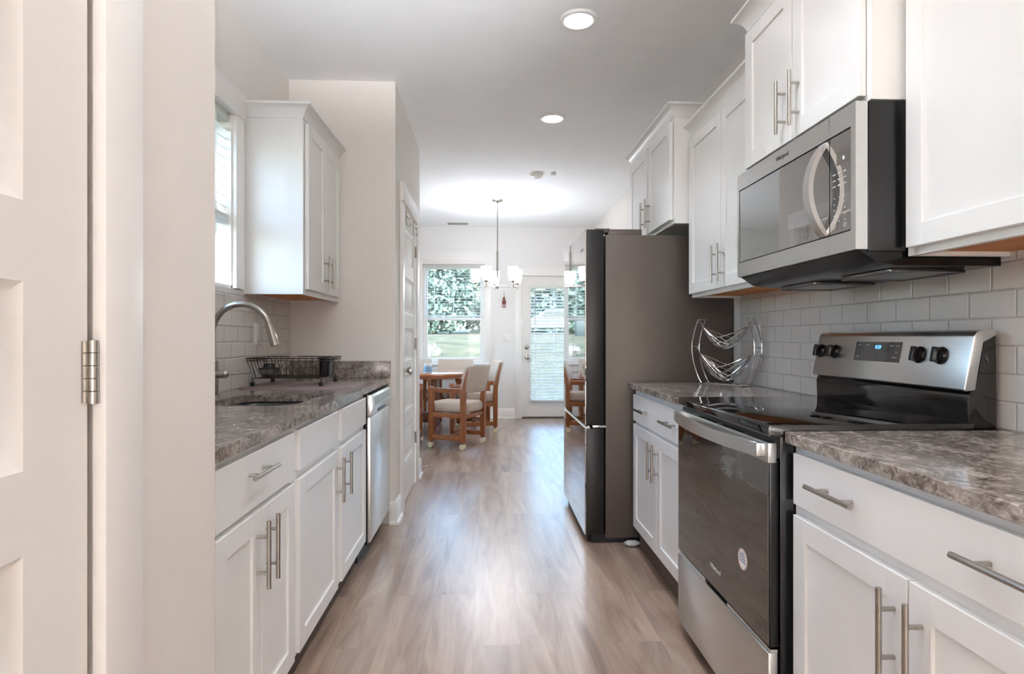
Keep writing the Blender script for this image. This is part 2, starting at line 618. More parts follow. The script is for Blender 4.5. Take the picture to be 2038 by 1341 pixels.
# left kitchen wall with the sink window
WL0, WL1, WLZ0, WLZ1 = 1.98, 2.92, 1.405, 2.245
m = MB().box(XL - T, XL, 1.15, WL0, 0, ZC).box(XL - T, XL, WL1, YN, 0, ZC).box(XL - T, XL, WL0, WL1, 0, WLZ0).box(XL - T, XL, WL0, WL1, WLZ1, ZC)
struct('wall_left', m, M['wall'], 'greige wall behind the sink counter with a window', 'wall', False)
# hall wall with the near door
HD0, HD1, HDZ = 0.118, 0.879, 2.045
m = MB().box(XH - 0.12, XH, YF, HD0 - 0.02, 0, ZC).box(XH - 0.12, XH, HD1 + 0.015, 1.272, 0, ZC).box(XH - 0.12, XH, HD0 - 0.02, HD1 + 0.015, HDZ + 0.02, ZC)
m.box(XL - T, XH - 0.12, 1.15, 1.272, 0, ZC)
struct('wall_hall', m, M['wall'], 'greige wall end beside the near white door', 'wall', False)
struct('wall_closet', MB().box(XL - T, XL - 0.03, YF, 1.15, 0, ZC), M['wall'], 'wall of the closet behind the near white door', 'wall', False)
# niche end wall and pantry wall
PD0, PD1, PDZ = 4.03, 4.795, 2.07
m = MB().box(XL - T, XH, YN, YN + 0.11, 0, ZC)
m.box(XH - 0.11, XH, YN + 0.11, PD0 - 0.015, 0, ZC).box(XH - 0.11, XH, PD1 + 0.015, YP, 0, ZC).box(XH - 0.11, XH, PD0 - 0.015, PD1 + 0.015, PDZ + 0.015, ZC)
m.box(XLL, XH - 0.11, YP - 0.11, YP, 0, ZC)
struct('wall_pantry', m, M['wall'], 'greige wall at the end of the sink counter holding the pantry door', 'wall', False)
struct('wall_right', MB().box(XR, XR + 0.3, YF, 4.22, 0, ZC).box(XD, XD + T, 4.22, YB, 0, ZC), M['wall'], 'long wall behind the range and refrigerator', 'wall', False)
struct('wall_dining', MB().box(XLL - T, XLL, YP - 0.11, 5.7, 0, ZC).box(XLL - T, XLL, 7.9, YB, 0, ZC).box(XLL - T, XLL, 5.7, 7.9, 0, 0.35).box(XLL - T, XLL, 5.7, 7.9, 2.25, ZC), M['wall_lit'], 'dining wall in light-whitened paint with the added window opening, out of view', 'wall', False)
struct('wall_front', MB().box(XL - T, XR, YF - T, YF, 0, ZC), M['wall'], 'wall behind the viewer', 'wall', False)
# back wall with window and door openings
BW0, BW1, BWZ0, BWZ1 = -0.915, -0.025, 0.815, 2.225
BD0, BD1, BDZ = 0.512, 1.44, 2.062
m = MB().box(XLL, BW0, YB, YB + T, 0, ZC).box(BW1, BD0, YB, YB + T, 0, ZC).box(BD1, XD + T, YB, YB + T, 0, ZC)
m.box(BW0, BW1, YB, YB + T, 0, BWZ0).box(BW0, BW1, YB, YB + T, BWZ1, ZC).box(BD0, BD1, YB, YB + T, BDZ, ZC)
struct('wall_back', m, M['wall_lit'], 'back wall in paint whitened for daylight, with the dining window and glazed door', 'wall', False)

# baseboards
BASE = [(0, 0), (0.026, 0), (0.026, 0.006), (0.022, 0.016), (0.014, 0.02), (0.014, 0.125), (0.006, 0.14), (0, 0.14)]
struct('baseboard_pantry', MB().sweep([(XH - 0.035, YN), (XH, YN), (XH, PD0 - 0.105)], BASE), M['trim'], 'white baseboard wrapping the wall end beside the dishwasher', 'baseboard')
struct('baseboard_corner', MB().sweep([(XH, PD1 + 0.105), (XH, YP), (XLL, YP)], BASE), M['trim'], 'white baseboard on the wall end past the pantry door', 'baseboard')
struct('baseboard_back', MB().sweep([(XLL, YB), (BD0 - 0.105, YB)], BASE), M['trim'], 'white baseboard below the back window', 'baseboard')
struct('baseboard_right', MB().sweep([(XD, YB), (XD, 4.3)], BASE), M['trim'], 'white baseboard along the dining right wall', 'baseboard')

# casings
def casing_x(name, x, nx, y0, y1, ztop, label, w=0.098, head=0.125):
    a, b = sorted((x, x + nx * 0.02))
    c, d = sorted((x, x + nx * 0.026))
    m = MB().box(a, b, y0 - w, y0, 0, ztop, 0.002).box(a, b, y1, y1 + w, 0, ztop, 0.002).box(c, d, y0 - w - 0.012, y1 + w + 0.012, ztop, ztop + head, 0.002)
    return struct(name, m, M['trim'], label, 'door casing')
def casing_y(name, y, x0, x1, z0, ztop, label, w=0.1, head=0.14):
    m = MB().box(x0 - w, x0, y - 0.02, y, z0, ztop, 0.002).box(x1, x1 + w, y - 0.02, y, z0, ztop, 0.002).box(x0 - w - 0.012, x1 + w + 0.012, y - 0.026, y, ztop, ztop + head, 0.002)
    return m
casing_x('trim_1', XH, 1, HD0 - 0.005, HD1 + 0.004, HDZ, 'white casing framing the near white door', w=0.094)
casing_x('trim_2', XH, 1, PD0, PD1, PDZ, 'white casing framing the pantry door')
m = casing_y('trim_3', YB, BW0, BW1, BWZ0 - 0.02, BWZ1 + 0.05, '')
m.box(BW0 - 0.12, BW1 + 0.12, YB - 0.05, YB, BWZ0 - 0.045, BWZ0 - 0.02, 0.003).box(BW0 - 0.1, BW1 + 0.1, YB - 0.02, YB, BWZ0 - 0.15, BWZ0 - 0.045, 0.002)
m.box(BW0, BW1, YB - 0.018, YB, BWZ1, BWZ1 + 0.05)
struct('trim_3', m, M['trim'], 'white casing and sill around the dining window', 'window casing')
struct('trim_4', casing_y('trim_4', YB, BD0, BD1, 0, BDZ, '', w=0.09), M['trim'], 'white casing around the glazed back door', 'door casing')
a, b = XL, XL + 0.02
m = MB().box(a, b, WL1, WL1 + 0.095, WLZ0, WLZ1).box(a, b, WL0 - 0.095, WL0, WLZ0, WLZ1).box(a, XL + 0.026, WL0 - 0.107, WL1 + 0.107, WLZ1, WLZ1 + 0.125, 0.002)
m.box(XL - T + 0.06, XL, WL1 - 0.012, WL1, WLZ0, WLZ1).box(XL - T + 0.06, XL, WL0, WL0 + 0.012, WLZ0, WLZ1).box(XL - T + 0.06, XL, WL0, WL1, WLZ0, WLZ0 + 0.012)
struct('trim_5', m, M['trim'], 'white casing around the window above the sink', 'window casing')

# five-panel doors
PANELS = [(0.285, 0.535), (0.64, 0.895), (1.0, 1.235), (1.335, 1.6), (1.705, 1.945)]
def panel_door(name, label, x, y0, y1, ztop, hinge_far, knob_y, loc_y):
    """A door in an x = const wall, its face towards +x."""
    t = sthing(name, label, 'door', (x, loc_y, 0))
    st = 0.118
    m = MB()
    xb = x - 0.035
    m.box(xb, x, y0, y0 + st, 0.012, ztop).box(xb, x, y1 - st, y1, 0.012, ztop)
    zs = [0.012] + [v for p in PANELS for v in p] + [ztop]
    for i in range(0, len(zs), 2):
        m.box(xb, x, y0 + st, y1 - st, zs[i], zs[i + 1])
    d = 0.009
    for z0, z1 in PANELS:
        ya, yb = y0 + st, y1 - st
        # moulded slope down, flat, slope up to a raised field
        rings = []
        for ins, dep in ((0, 0), (0.014, d), (0.034, d), (0.05, 0.003)):
            rings.append([m.bm.verts.new((x - dep, yy, zz)) for yy, zz in ((ya + ins, z0 + ins), (yb - ins, z0 + ins), (yb - ins, z1 - ins), (ya + ins, z1 - ins))])
        for A, B in zip(rings, rings[1:]):
            for k in range(4):
                m.bm.faces.new((A[k], A[(k + 1) % 4], B[(k + 1) % 4], B[k]))
        m.bm.faces.new(rings[-1])
        m.bm.faces.new([m.bm.verts.new((xb, yy, zz)) for yy, zz in ((ya, z0), (yb, z0), (yb, z1), (ya, z1))])
    part('panel', m, M['door'], t)
    yh = y1 if hinge_far else y0
    sg = 1 if hinge_far else -1
    for z in (0.367, 1.116, 1.853):
        h = MB().box(x - 0.002, x + 0.002, yh - 0.001 * sg - 0.012, yh - 0.001 * sg + 0.012, z - 0.044, z + 0.044)
        for k in range(5):
            z0 = z - 0.046 + k * 0.0184
            h.lathe([(0.0, z0), (0.0072, z0 + 0.0004), (0.0072, z0 + 0.0176), (0.0, z0 + 0.018)], (x + 0.0065, yh + sg * 0.003, 0), 12)
        part('hinge', h, M['nickel'], t)
    if knob_y is not None:
        k = MB().lathe([(0.031, 0.0), (0.031, 0.004), (0.026, 0.008), (0.012, 0.012), (0.011, 0.03), (0.02, 0.036), (0.028, 0.05), (0.026, 0.062), (0.015, 0.068), (0, 0.069)], (x, knob_y, 0.94), 20, 'x')
        part('knob', k, M['nickel'], t)
    return t
panel_door('door_1', 'near white five-panel door with a steel hinge, cut off by the picture edge', XH - 0.002, HD0, HD1 - 0.003, HDZ - 0.003, True, None, 0.5)
d2 = panel_door('door_2', 'white five-panel pantry door with a round nickel knob', XH - 0.004, PD0 + 0.003, PD1 - 0.003, PDZ - 0.003, True, PD0 + 0.07, 4.4)
for y in (4.23, 4.63):
    hk = MB().tube([(XH - 0.03, y, 2.073), (XH + 0.004, y, 2.073), (XH + 0.004, y, 2.0), (XH + 0.008, y, 1.96), (XH + 0.03, y, 1.955), (XH + 0.034, y, 1.975)], 0.0035, 8)
    hk.tube([(XH + 0.004, y, 2.03), (XH + 0.02, y + 0.03, 2.01), (XH + 0.028, y + 0.04, 2.025)], 0.003, 8)
    o = part('over_door_hook', hk, M['nickel'])
    tag(o, 'small wire hook over the pantry door top, ' + ('above the knob side' if y < 4.4 else 'beside the hinge side'), 'hook', 'over-door hooks')

# glazed back door
def back_door():
    t = sthing('door_3', 'white back door with full glass and a blind', 'door', (0.97, YB, 0))
    y0, y1 = YB + 0.015, YB + 0.06
    g0, g1, gz0, gz1 = BD0 + 0.13, BD1 - 0.13, 0.26, 1.905
    m = MB().box(BD0 + 0.006, g0, y0, y1, 0.02, BDZ - 0.008).box(g1, BD1 - 0.006, y0, y1, 0.02, BDZ - 0.008).box(g0, g1, y0, y1, 0.02, gz0).box(g0, g1, y0, y1, gz1, BDZ - 0.008)
    part('panel', m, M['door'], t)
    e = 0.02
    f = MB()
    for a in ((g0 - e, g0 + 0.006, gz0 - e, gz1 + e), (g1 - 0.006, g1 + e, gz0 - e, gz1 + e)):
        f.box(a[0], a[1], y0 - 0.009, y0, a[2], a[3], 0.003)
    f.box(g0, g1, y0 - 0.009, y0, gz0 - e, gz0 + 0.006, 0.003).box(g0, g1, y0 - 0.009, y0, gz1 - 0.006, gz1 + e, 0.003)
    part('glazing_frame', f, M['door'], t)
    part('pane', MB().box(g0, g1, y0 + 0.02, y0 + 0.026, gz0, gz1), M['pane'], t, False)
    part('threshold', MB().box(BD0, BD1, YB - 0.03, YB + T, 0.0, 0.018, 0.004), M['toe'], t)
    part('deadbolt', MB().lathe([(0.032, 0), (0.032, -0.008), (0.02, -0.018), (0.008, -0.02), (0.008, -0.035), (0, -0.036)], (0.585, y0, 1.027), 18, 'y'), M['nickel'], t)
    part('knob', MB().lathe([(0.033, 0), (0.033, -0.006), (0.012, -0.012), (0.011, -0.032), (0.026, -0.042), (0.029, -0.056), (0.02, -0.07), (0, -0.072)], (0.59, y0, 0.881), 18, 'y'), M['nickel'], t)
    for z in (0.25, 1.03, 1.8):
        part('hinge', MB().box(BD1 - 0.012, BD1 + 0.006, y0 - 0.004, y0, z - 0.045, z + 0.045), M['nickel'], t)
    part('strike_plate', MB().box(BD0 - 0.003, BD0 + 0.004, y0 - 0.006, y0, 0.85, 0.91), M['nickel'], t)
    return t
back_door()

# windows
def window_y(name, label):
    t = sthing(name, label, 'window', ((BW0 + BW1) / 2, YB, BWZ0))
    y = YB + 0.07
    fr = MB()
    w = 0.035
    fr.box(BW0, BW0 + w, YB + 0.02, y + 0.05, BWZ0, BWZ1, 0.003).box(BW1 - w, BW1, YB + 0.02, y + 0.05, BWZ0, BWZ1, 0.003)
    fr.box(BW0 + w, BW1 - w, YB + 0.02, y + 0.05, BWZ1 - w, BWZ1, 0.003).box(BW0 + w, BW1 - w, YB + 0.02, y + 0.05, BWZ0, BWZ0 + 0.03, 0.003)
    part('frame', fr, M['trim'], t)
    zm = 1.43
    for nm, z0, z1, yy in (('lower_sash', BWZ0 + 0.03, zm + 0.03, y - 0.02), ('upper_sash', zm - 0.01, BWZ1 - w, y + 0.015)):
        s = MB()
        sw = 0.03
        x0, x1 = BW0 + w, BW1 - w
        top = 0.042 if nm == 'lower_sash' else 0.03
        s.box(x0, x0 + sw, yy, yy + 0.03, z0, z1, 0.003).box(x1 - sw, x1, yy, yy + 0.03, z0, z1, 0.003).box(x0 + sw, x1 - sw, yy, yy + 0.03, z1 - top, z1, 0.003).box(x0 + sw, x1 - sw, yy, yy + 0.03, z0, z0 + 0.035, 0.003)
        so = part(nm, s, M['trim'], t)
        part('pane', MB().box(x0 + sw, x1 - sw, yy + 0.012, yy + 0.017, z0 + 0.035, z1 - top), M['pane'], so, False)
    return t
window_y('window_1', 'white double-hung window behind the dining table')

def window_left():
    t = sthing('window_2', 'white window above the kitchen sink', 'window', (XL, (WL0 + WL1) / 2, WLZ0))
    w = 0.035
    x0, x1 = XL - T + 0.01, XL - T + 0.06
    f = MB().box(x0, x1, WL0, WL0 + w, WLZ0, WLZ1).box(x0, x1, WL1 - w, WL1, WLZ0, WLZ1).box(x0, x1, WL0 + w, WL1 - w, WLZ0, WLZ0 + w).box(x0, x1, WL0 + w, WL1 - w, WLZ1 - w, WLZ1).box(x0, x1, WL0 + w, WL1 - w, 1.80, 1.84)
    part('frame', f, M['trim'], t)
    part('pane', MB().box(x0 + 0.02, x0 + 0.025, WL0 + w, WL1 - w, WLZ0 + w, 1.80).box(x0 + 0.02, x0 + 0.025, WL0 + w, WL1 - w, 1.84, WLZ1 - w), M['pane'], t, False)
window_left()

def added_window():
    t = sthing('window_added', 'large window added for daylight on the dining side wall, out of view', 'window', (XLL, 6.8, 0.35))  # unseen window added to let more daylight into the dining area
    x0, x1 = XLL - 0.1, XLL - 0.05
    f = MB().box(x0, x1, 5.7, 5.74, 0.35, 2.25).box(x0, x1, 7.86, 7.9, 0.35, 2.25).box(x0, x1, 5.74, 7.86, 0.35, 0.39).box(x0, x1, 5.74, 7.86, 2.21, 2.25).box(x0, x1, 6.78, 6.82, 0.39, 2.21)
    part('frame', f, M['trim'], t)
    part('pane', MB().box(x0 + 0.02, x0 + 0.025, 5.74, 6.78, 0.39, 2.21).box(x0 + 0.02, x0 + 0.025, 6.82, 7.86, 0.39, 2.21), M['pane'], t, False)
added_window()

# blinds
def blind(label, axis, a0, a1, pos, ztop, zbot, pitch, tilt, depth, cords, headh=0.04):
    """Horizontal slat blind spanning a0..a1; axis x runs along x at y = pos, axis y along y at x = pos."""
    c = (a0 + a1) / 2
    loc = (c, pos, ztop) if axis == 'x' else (pos, c, ztop)
    t = thing('window_blind', label, 'blind', loc)
    def bx(m, u0, u1, d0, d1, z0, z1, bev=0.0):
        if axis == 'x':
            return m.box(u0, u1, pos + d0, pos + d1, z0, z1, bev)
        return m.box(pos + d0, pos + d1, u0, u1, z0, z1, bev)
    part('headrail', bx(MB(), a0, a1, -depth / 2, depth / 2, ztop - headh, ztop, 0.003), M['blind'], t)
    m = MB()
    z = ztop - headh - pitch * 0.7
    h = depth / 2 * 0.92
    th = 0.003
    while z > zbot + pitch * 0.7:
        dz = math.sin(tilt) * h
        dd = math.cos(tilt) * h
        for u0, u1 in ((a0 + 0.004, a1 - 0.004),):
            pr = [(-dd, z - dz), (0, z + 0.002), (dd, z + dz), (dd, z + dz + th), (0, z + 0.002 + th), (-dd, z - dz + th)]
            if axis == 'x':
                m.prism([(pos + a, b) for a, b in pr], 'x', u0, u1)
            else:
                m.prism([(pos + a, b) for a, b in pr], 'y', u0, u1)
        z -= pitch
    part('slats', m, M['blind'], t)
    part('bottom_rail', bx(MB(), a0, a1, -depth / 2, depth / 2, zbot, zbot + 0.022, 0.004), M['blind'], t)
    for k in cords:
        cm = MB()
        u = a0 + (a1 - a0) * k
        for d in (-depth / 2 - 0.001, depth / 2 + 0.001):
            if axis == 'x':
                cm.box(u - 0.0035, u + 0.0035, pos + d - 0.0006, pos + d + 0.0006, zbot + 0.02, ztop - headh)
            else:
                cm.box(pos + d - 0.0006, pos + d + 0.0006, u - 0.0035, u + 0.0035, zbot + 0.02, ztop - headh)
        part('ladder_tape', cm, M['blind'], t)
    return t
b1 = blind('white blind lowered halfway over the dining window', 'x', BW0 + 0.012, BW1 - 0.012, YB + 0.015, BWZ1 - 0.004, 1.47, 0.042, math.radians(7), 0.046, (0.18, 0.5, 0.82))
b2 = blind('white blind covering the glass of the back door', 'x', BD0 + 0.115, BD1 - 0.115, YB - 0.028, 1.915, 0.255, 0.044, math.radians(27), 0.05, (0.1, 0.5, 0.9))
part('tilt_wand', MB().tube([(BD0 + 0.19, YB - 0.056, 1.87), (BD0 + 0.19, YB - 0.056, 1.35)], 0.004, 8), M['print'], b2)
b3 = blind('white blind raised partway over the sink window', 'y', WL0 + 0.016, WL1 - 0.016, XL - 0.035, WLZ1 - 0.004, 1.715, 0.046, math.radians(-33), 0.05, (0.15, 0.5, 0.85))
part('stacked_slats', MB().box(XL - 0.058, XL - 0.012, WL0 + 0.018, WL1 - 0.018, 1.737, 1.757, 0.003), M['blind'], b3)

# tile
struct('backsplash_right', MB().box(XR - 0.008, XR, 0.4, 3.24, ZK, 1.40), M['tileR'], 'glossy grey subway tile behind the range', 'tile backsplash', False)
struct('backsplash_left', MB().box(XL, XL + 0.008, 1.272, YN, ZK, 1.40), M['tileL'], 'grey subway tile behind the sink and faucet', 'tile backsplash', False)

# ------------------------------------------------------------------ ceiling fixtures
def can_light(x, y, label):
    t = thing('recessed_light', label, 'ceiling light', (x, y, ZC), 'recessed ceiling lights')
    part('trim_ring', MB().lathe([(0.072, -0.004), (0.074, -0.012), (0.09, -0.01), (0.097, -0.002), (0.097, 0.0), (0.072, 0.0)], (x, y, ZC), 32), M['white'], t)
    part('lens', MB().lathe([(0, -0.026), (0.035, -0.0235), (0.06, -0.017), (0.071, -0.009), (0.071, -0.002), (0, -0.001)], (x, y, ZC), 32), M['lens'], t)
    ld = bpy.data.lights.new('recessed_lamp', 'AREA')
    ld.shape = 'DISK'
    ld.size = 0.13
    ld.spread = math.radians(92)
    ld.energy = CAN_WATTS
    ld.color = (0.86, 0.96, 1.10)
    lo = bpy.data.objects.new('recessed_lamp', ld)
    COL.objects.link(lo)
    lo.parent = t
    lo.location = (0, 0, -0.028)
can_light(0.464, 2.97, 'larger recessed ceiling light, nearer the microwave')
can_light(0.483, 4.307, 'smaller recessed ceiling light, nearer the smoke detector')
can_light(0.46, 1.64, 'added recessed ceiling light above the range, continuing the row, out of view')  # unseen lamp added at the spacing of the other two

# two unseen flash heads added as fill light: one bounced off the ceiling ahead, one off the wall behind
def flash(x, y, z, target, watts, cone, label):
    p0 = Vector((x, y, z))
    d = (Vector(target) - p0).normalized()
    t = thing('fill_flash_stand', label, 'added fill lamp', (x, y, 0))
    part('pole', MB().tube([(x, y, 0.02), (x, y, z - 0.06)], 0.012, 12), M['blackmat'], t)
    for k in range(3):
        a = math.radians(30 + 120 * k)
        part('leg', MB().tube([(x, y, 0.45), (x + 0.3 * math.cos(a), y + 0.3 * math.sin(a), 0.008)], 0.008, 8), M['blackmat'], t)
    part('head', MB().tube([p0 - d * 0.12, p0 - d * 0.012], 0.045, 18), M['blackmat'], t)
    ld = bpy.data.lights.new('fill_flash_tube', 'SPOT')
    ld.energy = watts
    ld.spot_size = math.radians(cone)
    ld.spot_blend = 0.6
    ld.shadow_soft_size = 0.04
    ld.color = (0.95, 0.98, 1.03)
    lo = bpy.data.objects.new('fill_flash_tube', ld)
    COL.objects.link(lo)
    lo.parent = t
    lo.location = p0 - Vector((x, y, 0))
    lo.rotation_euler = d.to_track_quat('-Z', 'Y').to_euler()
flash(0.05, -0.1, 1.72, (-0.22, 1.2, ZC), FILL_WATTS, 58, 'added fill flash on a stand beside the viewer, out of view')
flash(0.43, -1.0, 1.2, (0.43, YF, 1.2), FILL_BACK_WATTS, 100, 'added fill flash on a stand behind the viewer facing the rear wall, out of view')

m = thing('smoke_detector', 'round white smoke detector on the ceiling', 'smoke detector', (0.487, 5.79, ZC))
part('base', MB().lathe([(0.07, 0), (0.07, -0.012), (0.064, -0.014), (0, -0.014)], (0.487, 5.79, ZC), 28), M['white'], m)
part('cover', MB().lathe([(0.062, -0.015), (0.06, -0.03), (0.045, -0.04), (0.02, -0.043), (0.018, -0.049), (0, -0.05)], (0.487, 5.79, ZC), 28), M['white'], m)
tag(part('ceiling_sensor', MB().box(0.625, 0.675, 5.73, 5.77, ZC - 0.024, ZC, 0.004), M['white']), 'tiny square white sensor beside the smoke detector', 'sensor')

vt = thing('ceiling_vent', 'white louvred air vent on the ceiling near the back wall', 'vent', (-0.40, 8.33, ZC))
part('frame', MB().box(-0.56, -0.24, 8.25, 8.27, ZC - 0.006, ZC).box(-0.56, -0.24, 8.39, 8.41, ZC - 0.006, ZC).box(-0.56, -0.54, 8.27, 8.39, ZC - 0.006, ZC).box(-0.26, -0.24, 8.27, 8.39, ZC - 0.006, ZC).box(-0.41, -0.39, 8.27, 8.39, ZC - 0.006, ZC), M['white'], vt)
m = MB()
for k in range(7):
    y = 8.28 + k * 0.016
    m.prism([(y, ZC - 0.003), (y + 0.012, ZC - 0.012), (y + 0.013, ZC - 0.011), (y + 0.001, ZC - 0.002)], 'x', -0.54, -0.26)
part('louvres', m, M['print'], vt)

# chandelier
CX_, CY_ = 0.129, 6.913
ch = thing('chandelier', 'five-light nickel chandelier with lit frosted shades', 'chandelier', (CX_, CY_, ZC))
part('canopy', MB().lathe([(0.066, 0), (0.066, -0.006), (0.055, -0.016), (0.012, -0.022), (0.009, -0.04), (0, -0.042)], (CX_, CY_, ZC), 28), M['nickel'], ch)
part('rod', MB().tube([(CX_, CY_, ZC - 0.03), (CX_, CY_, 2.16)], 0.0065, 12), M['nickel'], ch)
part('stem', MB().lathe([(0, 1.735), (0.016, 1.738), (0.022, 1.75), (0.022, 1.775), (0.0135, 1.79), (0.0135, 2.165), (0.008, 2.175), (0, 2.176)], (CX_, CY_, 0), 18), M['nickel'], ch)
for k in range(5):
    a = math.radians(96 + 72 * k)
    ex, ey = CX_ + 0.26 * math.cos(a), CY_ + 0.26 * math.sin(a)
    am = part('arm', MB().tube([(CX_, CY_, 1.762), (ex, ey, 1.762)], 0.0055, 10).lathe([(0, 1.735), (0.008, 1.738), (0.009, 1.765), (0.009, 1.79), (0.018, 1.797), (0.026, 1.812), (0, 1.813)], (ex, ey, 0), 14), M['nickel'], ch)
    part('shade', MB().lathe([(0.0, 1.812), (0.036, 1.813), (0.048, 1.83), (0.055, 1.88), (0.06, 1.968), (0.057, 1.968), (0.052, 1.88), (0.044, 1.832), (0.0, 1.818)], (ex, ey, 0), 24), M['shade'], am)

# ------------------------------------------------------------------ cabinetry helpers
def shaker(m, x, nx, y0, y1, z0, z1, flat=False, w=0.058, th=0.02, rec=0.007):
    """A shaker (or slab) front with its face at x, facing nx."""
    def bx(a, b, ya, yb, za, zb, bev=0.0012):
        xa, xb = sorted((x - nx * a, x - nx * b))
        m.box(xa, xb, ya, yb, za, zb, bev, 1)
    if flat:
        bx(0, th, y0, y1, z0, z1, 0.0016)
        return m
    bx(0, th, y0, y0 + w, z0, z1)
    bx(0, th, y1 - w, y1, z0, z1)
    bx(0, th, y0 + w, y1 - w, z0, z0 + w)
    bx(0, th, y0 + w, y1 - w, z1 - w, z1)
    bx(rec, th, y0 + w - 0.001, y1 - w + 0.001, z0 + w - 0.001, z1 - w + 0.001, 0)
    return m

def pull(x, nx, y, z, vertical, parent, length=0.18, gap=0.096):
    m = MB()
    xo = x + nx * 0.032
    hl, hg = length / 2, gap / 2
    if vertical:
        m.tube([(xo, y, z - hl), (xo, y, z + hl)], 0.006, 14)
        for s in (-1, 1):
            m.tube([(x, y, z + s * hg), (xo, y, z + s * hg)], 0.0048, 10)
    else:
        m.tube([(xo, y - hl, z), (xo, y + hl, z)], 0.006, 14)
        for s in (-1, 1):
            m.tube([(x, y + s * hg, z), (xo, y + s * hg, z)], 0.0048, 10)
    return part('handle', m, M['nickel'], parent)

def base_cabinet(label, nx, xw, xf, y0, y1, fronts, toe_x, ypull=None):
    """fronts: (kind, y0, y1, z0, z1, pulls); xf is the front face of doors."""
    xfr = xf - nx * 0.02
    t = thing('base_cabinet', label, 'cabinet', ((xw + xfr) / 2, (y0 + y1) / 2, 0))
    a, b = sorted((xw, xfr))
    i0, i1 = (xw, xfr - 0.02) if nx > 0 else (xfr + 0.02, xw)
    f0, f1 = sorted((xfr, xfr - nx * 0.02))
    part('body', MB().box(i0, i1, y0, y0 + 0.016, 0.112, 0.883).box(i0, i1, y1 - 0.016, y1, 0.112, 0.883).box(i0, i1, y0 + 0.016, y1 - 0.016, 0.112, 0.128).box(f0, f1, y0, y1, 0.112, 0.883), M['cab'], t)
    a, b = sorted((xw, toe_x))
    part('toe_kick', MB().box(a, b, y0, y1, 0, 0.1118), M['toe'], t)
    for kind, fy0, fy1, fz0, fz1, pulls in fronts:
        d = part('drawer' if kind in ('drawer', 'false') else 'door', shaker(MB(), xf, nx, fy0, fy1, fz0, fz1, flat=kind != 'door'), M['cab'], t)
        for py, pz, ver in pulls:
            pull(xf, nx, py, pz, ver, d)
    return t

CROWN = [(0, 0), (0.004, 0), (0.004, 0.006), (0.008, 0.014), (0.016, 0.03), (0.028, 0.044), (0.044, 0.053), (0.05, 0.055), (0.05, 0.067), (0, 0.067)]
def wall_cabinet(label, nx, xw, xf, y0, y1, z0, z1, doors, crown_path, under='cabin'):
    xfr = xf - nx * 0.022
    t = thing('wall_cabinet', label, 'cabinet', ((xw + xfr) / 2, (y0 + y1) / 2, z0))
    a, b = sorted((xw, xfr))
    m = MB()
    # open-bottomed box: sides, top, recessed floor and a face frame
    th = 0.016
    m.box(a, b, y0, y0 + th, z0, z1).box(a, b, y1 - th, y1, z0, z1).box(a, b, y0 + th, y1 - th, z1 - th, z1)
    f0, f1 = sorted((xfr, xfr - nx * 0.019))
    m.box(f0, f1, y0 + th, y1 - th, z0, z0 + 0.042).box(f0, f1, y0 + th, y1 - th, z1 - 0.05, z1 - th).box(f0, f1, (y0 + y1) / 2 - 0.03, (y0 + y1) / 2 + 0.03, z0 + 0.042, z1 - 0.05)
    f2, f3 = sorted((xw, xfr - nx * 0.019))
    m.box(f0, f1, y0 + th, y0 + 0.04, z0 + 0.042, z1 - 0.05).box(f0, f1, y1 - 0.04, y1 - th, z0 + 0.042, z1 - 0.05)
    part('body', m, M['cab'], t)
    part('bottom_panel', MB().box(f2, f3, y0 + th, y1 - th, z0 + 0.012, z0 + 0.024), M[under], t)
    for dy0, dy1, dz0, dz1, hy, hz in doors:
        d = part('door', shaker(MB(), xf, nx, dy0, dy1, dz0, dz1), M['cab'], t)
        if hy is not None:
            pull(xf, nx, hy, hz, True, d)
    part('crown', MB().sweep(crown_path, CROWN, z1 - 0.012), M['cab'], t)
    return t

# ------------------------------------------------------------------ left run
FL = -0.612
base_cabinet('white base cabinet with one drawer, nearest on the left run', 1, XL + 0.01, FL, 1.285, 1.95, [
    ('drawer', 1.372, 1.925, 0.715, 0.862, [(1.605, 0.81, False)]),
    ('door', 1.372, 1.642, 0.13, 0.70, [(1.61, 0.585, True)]),
    ('door', 1.647, 1.925, 0.13, 0.70, [(1.68, 0.585, True)])], -0.672)
base_cabinet('white sink base cabinet with two blank drawer fronts beside the dishwasher', 1, XL + 0.01, FL, 1.952, 3.075, [
    ('false', 1.975, 2.475, 0.728, 0.862, []),
    ('false', 2.54, 3.045, 0.728, 0.862, []),
    ('door', 1.975, 2.48, 0.13, 0.70, [(2.445, 0.585, True)]),
    ('door', 2.545, 3.045, 0.13, 0.70, [(2.58, 0.585, True)])], -0.672)

